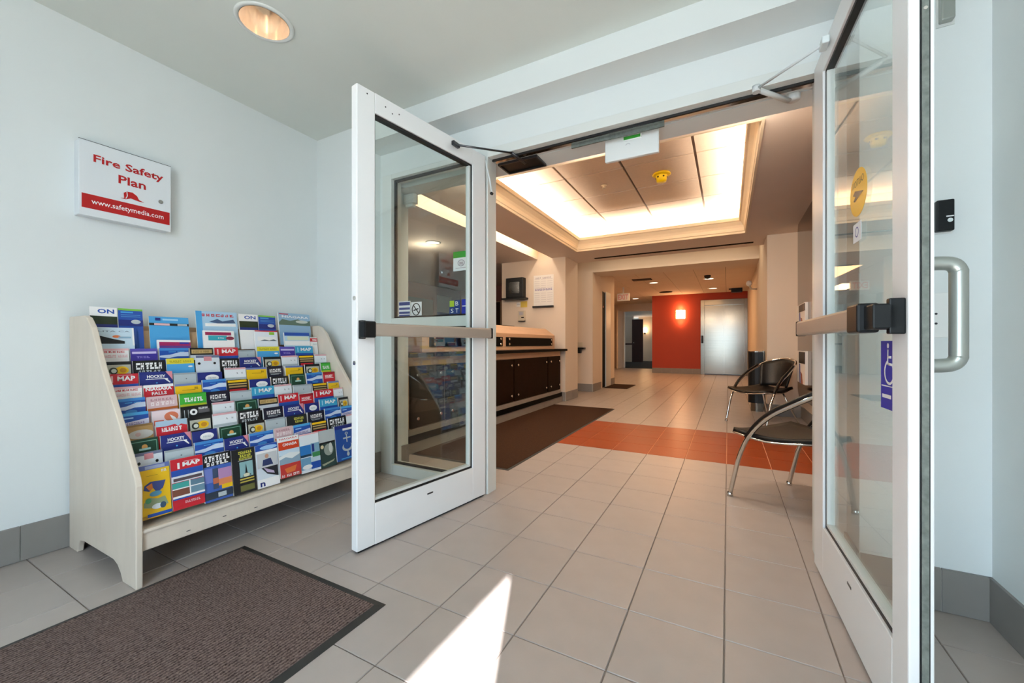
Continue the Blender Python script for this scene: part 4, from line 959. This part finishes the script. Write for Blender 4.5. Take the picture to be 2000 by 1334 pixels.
box('case', 'plastic_beige', -0.065, 0.065, -0.035, 0, 0, 0.18, ph, 0.006); box('keypad', 'ink_grey', -0.04, 0.03, -0.038, -0.034, 0.10, 0.16, ph)
box('speaker_slot', 'vent_dark', 0.0, 0.05, -0.038, -0.034, 0.05, 0.068, ph); box('base_lip', 'steel_dark', -0.06, 0.065, -0.04, 0, -0.008, 0.002, ph)

# back office behind the counter
wallbox('wall_office_back', 'pink_paint', -6.6, -6.5, YI, 9.2, 0, ZS)
wallbox('wall_office_end', 'cream_paint', -6.5, -3.0, 9.1, 9.2, 0, ZS)
wallbox('wall_office_near', 'pink_paint', -6.5, -2.75, YI-0.1, YI, 0, ZS)
dr = struct(empty('door_1'))
box('door_leaf', 'office_grey', -6.5, -6.46, 6.6, 7.9, 0, 2.05, dr); box('door_frame', 'pink_paint', -6.5, -6.45, 7.9, 8.0, 0, 2.12, dr)
po = empty('wall_poster', (-6.5, 8.4, 1.45)); tag(po, 'purple and white poster on pink office wall behind sidelight', 'poster')
box('sheet', 'white_film', 0.0, 0.006, -0.3, 0.3, 0, 0.75, po); box('purple_band', 'ink_purple', 0.006, 0.008, -0.3, 0.3, 0.15, 0.32, po)
dc = empty('office_cabinet', (-4.9, 8.9, 0)); tag(dc, 'tall brown cupboard with overhead panel in the back office', 'cupboard')
box('body', 'tan_wood', -0.9, 0.15, -0.2, 0.2, 0, 2.02, dc); box('upper_panel', 'pink_paint', -0.9, 0.6, -0.25, 0.2, 2.02, ZS-0.002, dc)
box('door', 'seat_brown', -0.88, -0.1, -0.215, -0.2, 0.05, 2.0, dc)
nb = empty('cream_partition', (-4.42, 8.4, 0)); tag(nb, 'cream partition with dark framed picture in the back office', 'partition')
box('board', 'cream_paint', -0.28, 0.45, -0.03, 0.03, 0, 1.83, nb, 0.02); fr = box('picture', 'black_plastic', -0.14, 0.3, -0.045, -0.03, 1.28, 1.80, nb)
ol = empty('ceiling_downlight', (-3.72, 4.55, ZS)); tag(ol, 'round downlight in the dim ceiling behind the counter', 'ceiling light')
MB().lathe([(0.11, 0), (0.11, -0.006), (0.09, -0.008)], 0, 0, 24).build('trim_ring', 'frame_white', ol)
MB().lathe([(0.092, -0.004), (0.001, -0.003)], 0, 0, 24).build('lamp_lens', 'downlight_lens', ol)
light('office_lamp', 'POINT', (-3.9, 4.6, 2.2), 8.0, WARM, shadow_soft_size=0.12)
wf = empty('wall_dispenser', (-2.66, 7.86, 0.80)); tag(wf, 'small black wall dispenser with beige plate past the column', 'dispenser')
box('back_plate', 'plastic_beige', -0.05, 0.07, -0.02, 0, 0.09, 0.19, wf); box('shelf', 'black_plastic', -0.05, 0.13, -0.12, 0, 0.05, 0.085, wf, 0.004)
box('body', 'black_plastic', -0.03, 0.05, -0.10, -0.01, -0.03, 0.05, wf, 0.006)

# ------------------------------------------------------------------ right side of the lobby: gloss panel, bin, chairs
gp = empty('gloss_wall_panel', (0, 0, 0)); tag(gp, 'tall glossy dark brown wall panel behind the chairs', 'wall panel')
MB().prism([(3.30, 0.33), (3.30, 2.40), (5.90, 2.40), (5.95, 2.32), (5.95, 0.42), (5.86, 0.33)], 'x', 0.745, XLR).build('panel_face', 'panel_gloss', gp, 0.004)
for z0, z1, w2, lab in ((1.17, 1.40, 0.55, 'upper'), (0.52, 0.88, 0.7, 'lower')):
    ch = empty('leaflet_holder', (0.745, 5.45, z0)); tag(ch, 'white leaflet in the %s holder on the gloss panel' % lab, 'leaflet')
    box('leaflet', 'paper', -0.03, 0, -0.24, 0.30, 0, z1-z0, ch, 0.003); box('dark_head', 'black_plastic', -0.033, -0.029, -0.24, 0.16, (z1-z0)*0.62, z1-z0-0.01, ch)
    MB().prism([(0.10, 0.0), (0.14, (z1-z0)*0.6), (0.08, (z1-z0)*0.6), (0.04, 0.0)], 'x', -0.033, -0.029).build('ink_stripe', 'navy_film', ch)
    MB().prism([(-0.02, 0.0), (0.03, (z1-z0)*0.35), (-0.05, (z1-z0)*0.3), (-0.10, 0.0)], 'x', -0.033, -0.029).build('orange_stripe', 'orange_tile', ch)
bn = empty('waste_bin', (0.35, 6.74, 0)); tag(bn, 'tall black half round waste bin with steel back beside right pillar', 'waste bin')
MB().prism([(0.09, -0.09)]+[(0.02-0.115*math.sin(a), -0.09*math.cos(a)) for a in [PI*k/10 for k in range(11)]]+[(0.09, 0.09)], 'z', 0.12, 0.84).build('body', 'black_plastic', bn)
MB().prism([(0.09, -0.07)]+[(0.02-0.085*math.sin(a), -0.07*math.cos(a)) for a in [PI*k/10 for k in range(11)]]+[(0.09, 0.07)], 'z', 0.0, 0.12).build('plinth', 'steel', bn)
box('back_panel', 'steel', 0.085, 0.098, -0.10, 0.10, 0.10, 0.86, bn)
MB().prism([(0.09, -0.093)]+[(0.02-0.12*math.sin(a), -0.093*math.cos(a)) for a in [PI*k/10 for k in range(11)]]+[(0.09, 0.093)], 'z', 0.84, 0.855).build('rim', 'chrome', bn)

SIDE = [(0.27, 0.0, 0.012), (0.27, 0.03, 0.13), (0.27, 0.063, 0.255), (0.27, 0.115, 0.375), (0.268, 0.18, 0.465), (0.262, 0.27, 0.55), (0.25, 0.38, 0.62), (0.228, 0.48, 0.68), (0.19, 0.57, 0.728), (0.13, 0.635, 0.757), (0.065, 0.672, 0.772), (0.0, 0.683, 0.776)]
def make_chair():
    """local: x across, y towards the back, origin midway between the front feet"""
    c = empty('tub_chair')
    full = SIDE+[(-a, b, d) for a, b, d in reversed(SIDE[:-1])]
    MB().tube(smooth(full), 0.0135, 12).build('hoop_frame', 'chrome', c)
    for sgn in (1, -1):
        arm = [(a*sgn, b, d+0.018) for a, b, d in SIDE[3:8]]
        MB().tube(smooth(arm), 0.014, 10).build('arm_pad', 'leather', c)
        MB().lathe([(0.001, 0.0), (0.017, 0.001), (0.019, 0.012), (0.014, 0.024)], 0.27*sgn, 0.0, 14).build('foot_ball', 'chrome', c)
        MB().tube([(0.13*sgn, 0.42, 0.40), (0.19*sgn, 0.62, 0.012)], 0.010, 10).build('rear_leg', 'chrome', c)
        MB().lathe([(0.001, 0.0), (0.014, 0.001), (0.015, 0.010), (0.010, 0.02)], 0.19*sgn, 0.62, 14).build('foot_ball', 'chrome', c)
    # dished seat
    mb = MB(); nx, ny = 13, 13; top = []
    def half(t): return 0.26*(1-0.28*max(0, t-0.45)/0.55)
    for j in range(ny):
        row = []
        for i in range(nx):
            t = j/(ny-1); a = -1+2*i/(nx-1); y = 0.02+0.50*t-0.06*(1-a*a)*(1-t)*1.0
            z = 0.425+0.030*a*a-0.030*math.sin(PI*min(1, t*1.1))+0.03*(1-t)**3*-0.6
            row.append((a*half(t), y, z))
        top.append(row)
    grid_mesh(top, 'seat', 'leather', c, 0.03, -1)
    mb = MB(); edge = [top[0][i] for i in range(nx)]+[top[j][nx-1] for j in range(1, ny)]+[top[ny-1][i] for i in range(nx-2, -1, -1)]+[top[j][0] for j in range(ny-2, 0, -1)]
    edge = [(a*1.015, b, d-0.030) for a, b, d in edge]; mb.tube(edge+[edge[0]], 0.006, 6, caps=False); mb.build('seat_rim', 'chrome', c)
    # curved back panel under the hoop
    mb = MB(); rows = []
    for j in range(9):
        t = j/8; row = []
        for i in range(17):
            a = math.radians(-72+144*i/16)
            rx, ry = 0.225-0.05*(1-t), 0.21-0.03*(1-t)
            row.append((rx*math.sin(a), 0.44+ry*math.cos(a)-0.06*(1-t), 0.44+(0.325-0.085*(1-math.cos(a)))*t))
        rows.append(row)
    grid_mesh(rows, 'backrest', 'leather', c, 0.018, 0)
    return c
def place(c, A, Wd, width=0.54):
    """A: front foot at local x = -w/2; Wd: unit direction across; back is Wd rotated"""
    Wd = Vector(Wd).normalized(); ang = math.atan2(Wd.y, Wd.x)
    c.location = (A[0]+Wd.x*width/2, A[1]+Wd.y*width/2, 0); c.rotation_euler = (0, 0, ang)
ch1 = make_chair(); place(ch1, (-0.02, 5.68), (0.73, -0.68))
tag(ch1, 'black tub chair with chrome hoop facing the entrance by the pillar', 'chair', 'black chrome tub chairs')
ch2 = copy_tree(ch1)
W2 = Vector((0.656, 0.755)).normalized()
# this one is turned the other way: its back points to the wall and the camera
ch2.location = (0.009+W2.x*0.2725, 2.89+W2.y*0.2725, 0); ch2.rotation_euler = (0, 0, math.atan2(-W2.y, -W2.x))
tag(ch2, 'nearer black tub chair turned to the lobby beside right door', 'chair', 'black chrome tub chairs')

# ------------------------------------------------------------------ lift hall behind the lobby
HZ = 2.55
wallbox('wall_hall_right', 'cream_paint', 0.52, 0.62, 8.46, 14.1, 0, HZ)
m = MB()
m.box(-2.50, -2.40, 8.46, 8.62, 0, HZ).box(-2.50, -2.40, 9.30, 9.66, 0, HZ).box(-2.50, -2.40, 8.62, 9.30, 2.10, HZ)
m.box(-4.6, -2.40, 9.60, 9.66, 0, HZ) if False else None
struct(m.build('wall_hall_left', 'cream_paint'))
d2 = struct(empty('door_2'))
box('door_leaf', 'door_black', -2.50, -2.415, 8.63, 8.90, 0.005, 2.09, d2); box('frame_board', 'frame_white', -2.43, -2.392, 8.90, 9.30, 0, 2.12, d2)
MB().disc((-2.415, 8.70, 1.77), (1, 0, 0), 0.02, 0.02).build('peephole', 'chrome', d2)
wallbox('wall_hall_far_left', 'cream_paint', -4.6, -4.5, 9.66, 16.4, 0, HZ)
rw = wallbox('wall_red', 'red_paint', -2.22, -0.76, 14.0, 14.15, 0, HZ)
m = MB(); m.box(-0.76, 0.62, 14.0, 14.15, 2.33, HZ); struct(m.build('wall_red_lintel', 'red_paint'))
wallbox('wall_red_return', 'cream_paint', -2.22, -2.1, 14.15, 16.4, 0, HZ)
baseboard('baseboard_red', (-2.22, 14.0), (-0.76, 14.0), (0, -1), h=0.17)
baseboard('baseboard_hall_right', (0.52, 14.0), (0.52, 8.46), (-1, 0))
baseboard('baseboard_hall_door', (-2.40, 9.32), (-2.40, 9.66), (1, 0))
el = empty('elevator', (-0.11, 14.0, 0)); tag(el, 'stainless steel elevator entrance beside the red wall', 'elevator')
box('left_jamb', 'steel', -0.65, -0.54, -0.03, 0.1, 0, 2.33, el, 0.004); box('right_jamb', 'steel', 0.54, 0.63, -0.03, 0.1, 0, 2.33, el, 0.004)
box('header', 'steel', -0.54, 0.54, -0.03, 0.1, 2.16, 2.33, el, 0.004)
box('door_leaf', 'steel', -0.54, 0.0, 0.05, 0.08, 0.03, 2.16, el); box('door_leaf', 'steel', 0.002, 0.54, 0.055, 0.085, 0.03, 2.16, el)
box('sill', 'steel_dark', -0.56, 0.56, -0.02, 0.1, 0, 0.03, el)
cp = box('call_panel', 'black_plastic', -0.63, -0.57, -0.035, -0.029, 0.98, 1.22, el, 0.002)
box('indicator', 'lamp_glass', -0.05, 0.05, -0.033, -0.030, 2.23, 2.25, el) if False else None
sc = empty('wall_sconce', (-1.345, 14.0, 1.77)); tag(sc, 'glowing square wall sconce on the red wall', 'wall lamp')
MB().prism([(-0.135, 0.0), (-0.13, -0.09), (0.13, -0.09), (0.135, 0.0)], 'z', 0.0, 0.27).build('shade', 'lamp_glass', sc, 0.01)
box('back_plate', 'steel', -0.10, 0.10, -0.012, 0, -0.02, 0.29, sc)
light('sconce_glow', 'POINT', (-1.345, 13.86, 2.12), 6.0, (1.0, 0.55, 0.25), shadow_soft_size=0.06)
light('sconce_glow', 'POINT', (-1.345, 13.86, 1.66), 3.5, (1.0, 0.55, 0.25), shadow_soft_size=0.06)
# hall ceiling: panels on a grid
hc = struct(box('ceiling_hall', 'grid_metal', -4.6, 0.62, 8.46, 16.4, HZ+0.012, HZ+0.06))
hx = [-0.05+0.61*i for i in range(-8, 2)]; hy = [8.50+0.61*j for j in range(14)]
pm = MB().box(-0.301, 0.301, -0.301, 0.301, 0, 0.014).mesh('ceiling_panel'); pm.materials.append(MATS['panel_board'])
for i in range(len(hx)-1):
    for j in range(len(hy)-1):
        o = link('ceiling_panel', pm, hc); o.location = (hx[i]+0.305, hy[j]+0.305, HZ)
m = MB(); m.box(-2.385, 0.46, 8.38, 8.46, 2.385, HZ+0.06)
# recessed lamps, vents and signs in the hall
hl = [(-1.70, 10.95, 'by the ceiling vent'), (-0.41, 10.9, 'behind the dark ceiling camera'), (-0.38, 12.85, 'in front of the elevator'), (-2.93, 12.9, 'left of the exit sign'), (-2.86, 14.5, 'right of the exit sign')]
for x, y, t in hl:
    o = empty('recessed_lamp', (x, y, HZ)); tag(o, 'small bright recessed hall lamp '+t, 'ceiling light', 'recessed lamps in the lift hall')
    MB().lathe([(0.13, 0.0), (0.13, -0.008), (0.10, -0.010)], 0, 0, 20).build('trim_ring', 'frame_white', o)
    MB().lathe([(0.105, -0.007), (0.001, -0.006)], 0, 0, 20).build('lamp_lens', 'downlight_lens', o)
light('hall_lamp', 'AREA', (-1.2, 11.0, 2.50), 40.0, (1.0, 0.58, 0.27), (2.0, 2.0))
light('hall_lamp', 'AREA', (-2.9, 13.6, 2.50), 14.0, (1.0, 0.60, 0.30), (0.5, 1.5))
vt = empty('ceiling_vent', (-1.85, 10.3, HZ)); tag(vt, 'dark slotted ceiling vent in front of the red wall', 'vent')
box('frame', 'vent_dark', -0.25, 0.2, -0.12, 0.12, -0.012, 0, vt)
for k in range(4): box('slat', 'grid_metal', -0.23, 0.18, -0.09+0.05*k, -0.075+0.05*k, -0.016, -0.011, vt)
v2 = empty('ceiling_speaker', (-1.68, 13.1, HZ)); tag(v2, 'dark round ceiling speaker over the red wall', 'speaker')
MB().lathe([(0.19, 0), (0.19, -0.01), (0.001, -0.014)], 0, 0, 20).build('grille', 'vent_dark', v2)
cm_ = empty('dome_camera', (-0.42, 10.4, HZ)); tag(cm_, 'small dark dome camera on the hall ceiling', 'camera')
MB().lathe([(0.07, 0), (0.07, -0.03), (0.05, -0.07), (0.001, -0.085)], 0, 0, 16).build('dome', 'gasket', cm_)
bx = empty('ceiling_projector', (0.22, 13.2, HZ)); tag(bx, 'small black box fixed to ceiling above the elevator', 'fixture')
box('case', 'black_plastic', -0.14, 0.14, -0.12, 0.12, -0.11, 0, bx, 0.01); box('mount', 'black_plastic', -0.2, 0.1, -0.04, 0.04, -0.03, 0, bx)
ex = empty('exit_sign', (-2.60, 11.5, 2.17)); tag(ex, 'exit sign hanging from the hall ceiling', 'sign')
box('case', 'plastic_white', -0.17, 0.17, -0.03, 0.03, 0, 0.21, ex, 0.004)
mb = MB(); put_text(mb, 'EXIT', (-0.14, -0.032, 0.035), (1, 0, 0), (0, 0, 1), 0.28, 0.14, bold=0.02); mb.build('lettering', 'exit_red', ex)
box('hanger', 'plastic_white', -0.02, 0.02, -0.01, 0.01, 0.21, 0.38, ex)
wc = empty('wall_camera', (0.52, 9.6, 2.20)); tag(wc, 'white ball camera on bracket at the hall opening', 'camera')
MB().lathe([(0.001, -0.06), (0.04, -0.045), (0.055, 0), (0.04, 0.045), (0.001, 0.06)], -0.14, 0, 14).build('ball', 'plastic_white', wc)
MB().tube([(-0.14, 0, -0.04), (-0.10, 0, -0.12), (0, 0, -0.12)], 0.018, 8).build('bracket', 'plastic_beige', wc)
# far doorway to the dark corridor
m = MB(); m.box(-4.6, -3.72, 16.4, 16.5, 0, HZ).box(-3.72, -2.22, 16.4, 16.5, 2.28, HZ); struct(m.build('wall_hall_end', 'cream_paint'))
fd = empty('hall_door'); tag(fd, 'cream hall door standing open edge on at dark corridor', 'door')
box('leaf', 'cream_paint', -3.76, -3.71, 15.5, 16.38, 0.01, 2.25, fd); box('panel_back', 'door_black', -3.82, -3.765, 15.6, 16.36, 0.0, 2.2, fd) if False else None
fr = struct(empty('trim_2')); box('frame_head', 'cream_paint', -3.72, -2.22, 16.36, 16.4, 2.25, 2.32, fr); box('frame_jamb', 'plastic_white', -3.70, -3.66, 16.36, 16.52, 0, 2.25, fr)
struct(box('floor_corridor', 'carpet_black', -6.5, -1.0, 16.42, 24, -0.004, 0.004))
struct(box('ceiling_corridor', 'cream_paint', -6.5, -1.0, 16.5, 24, HZ-0.1, HZ))
wc2 = wallbox('wall_corridor', 'cream_paint', -6.5, -4.45, 22.0, 22.1, 0, HZ)
box('chair_rail', 'door_brown', -6.5, -4.45, 21.97, 22.0, 0.92, 0.99, wc2)
wallbox('wall_corridor_end', 'cream_paint', -4.45, -2.0, 23.4, 23.5, 0, HZ)
cdn = empty('corridor_door'); tag(cdn, 'dark red brown corridor door seen through the far doorway', 'door')
box('leaf', 'door_brown', -4.46, -3.90, 21.7, 21.75, 0.01, 2.25, cdn); box('handle', 'chrome', -4.40, -4.34, 21.68, 21.7, 1.0, 1.05, cdn)
cs = empty('wall_sconce', (-4.1, 23.4, 1.55)); tag(cs, 'small glowing wall sconce far down the dark corridor', 'wall lamp')
box('shade', 'lamp_glass', -0.06, 0.10, -0.08, 0, 0.05, 0.30, cs, 0.01); box('back_plate', 'steel_dark', -0.05, 0.05, -0.02, 0, -0.05, 0.05, cs)
light('corridor_glow', 'POINT', (-4.05, 23.1, 1.9), 5.0, (1.0, 0.65, 0.35), shadow_soft_size=0.05)
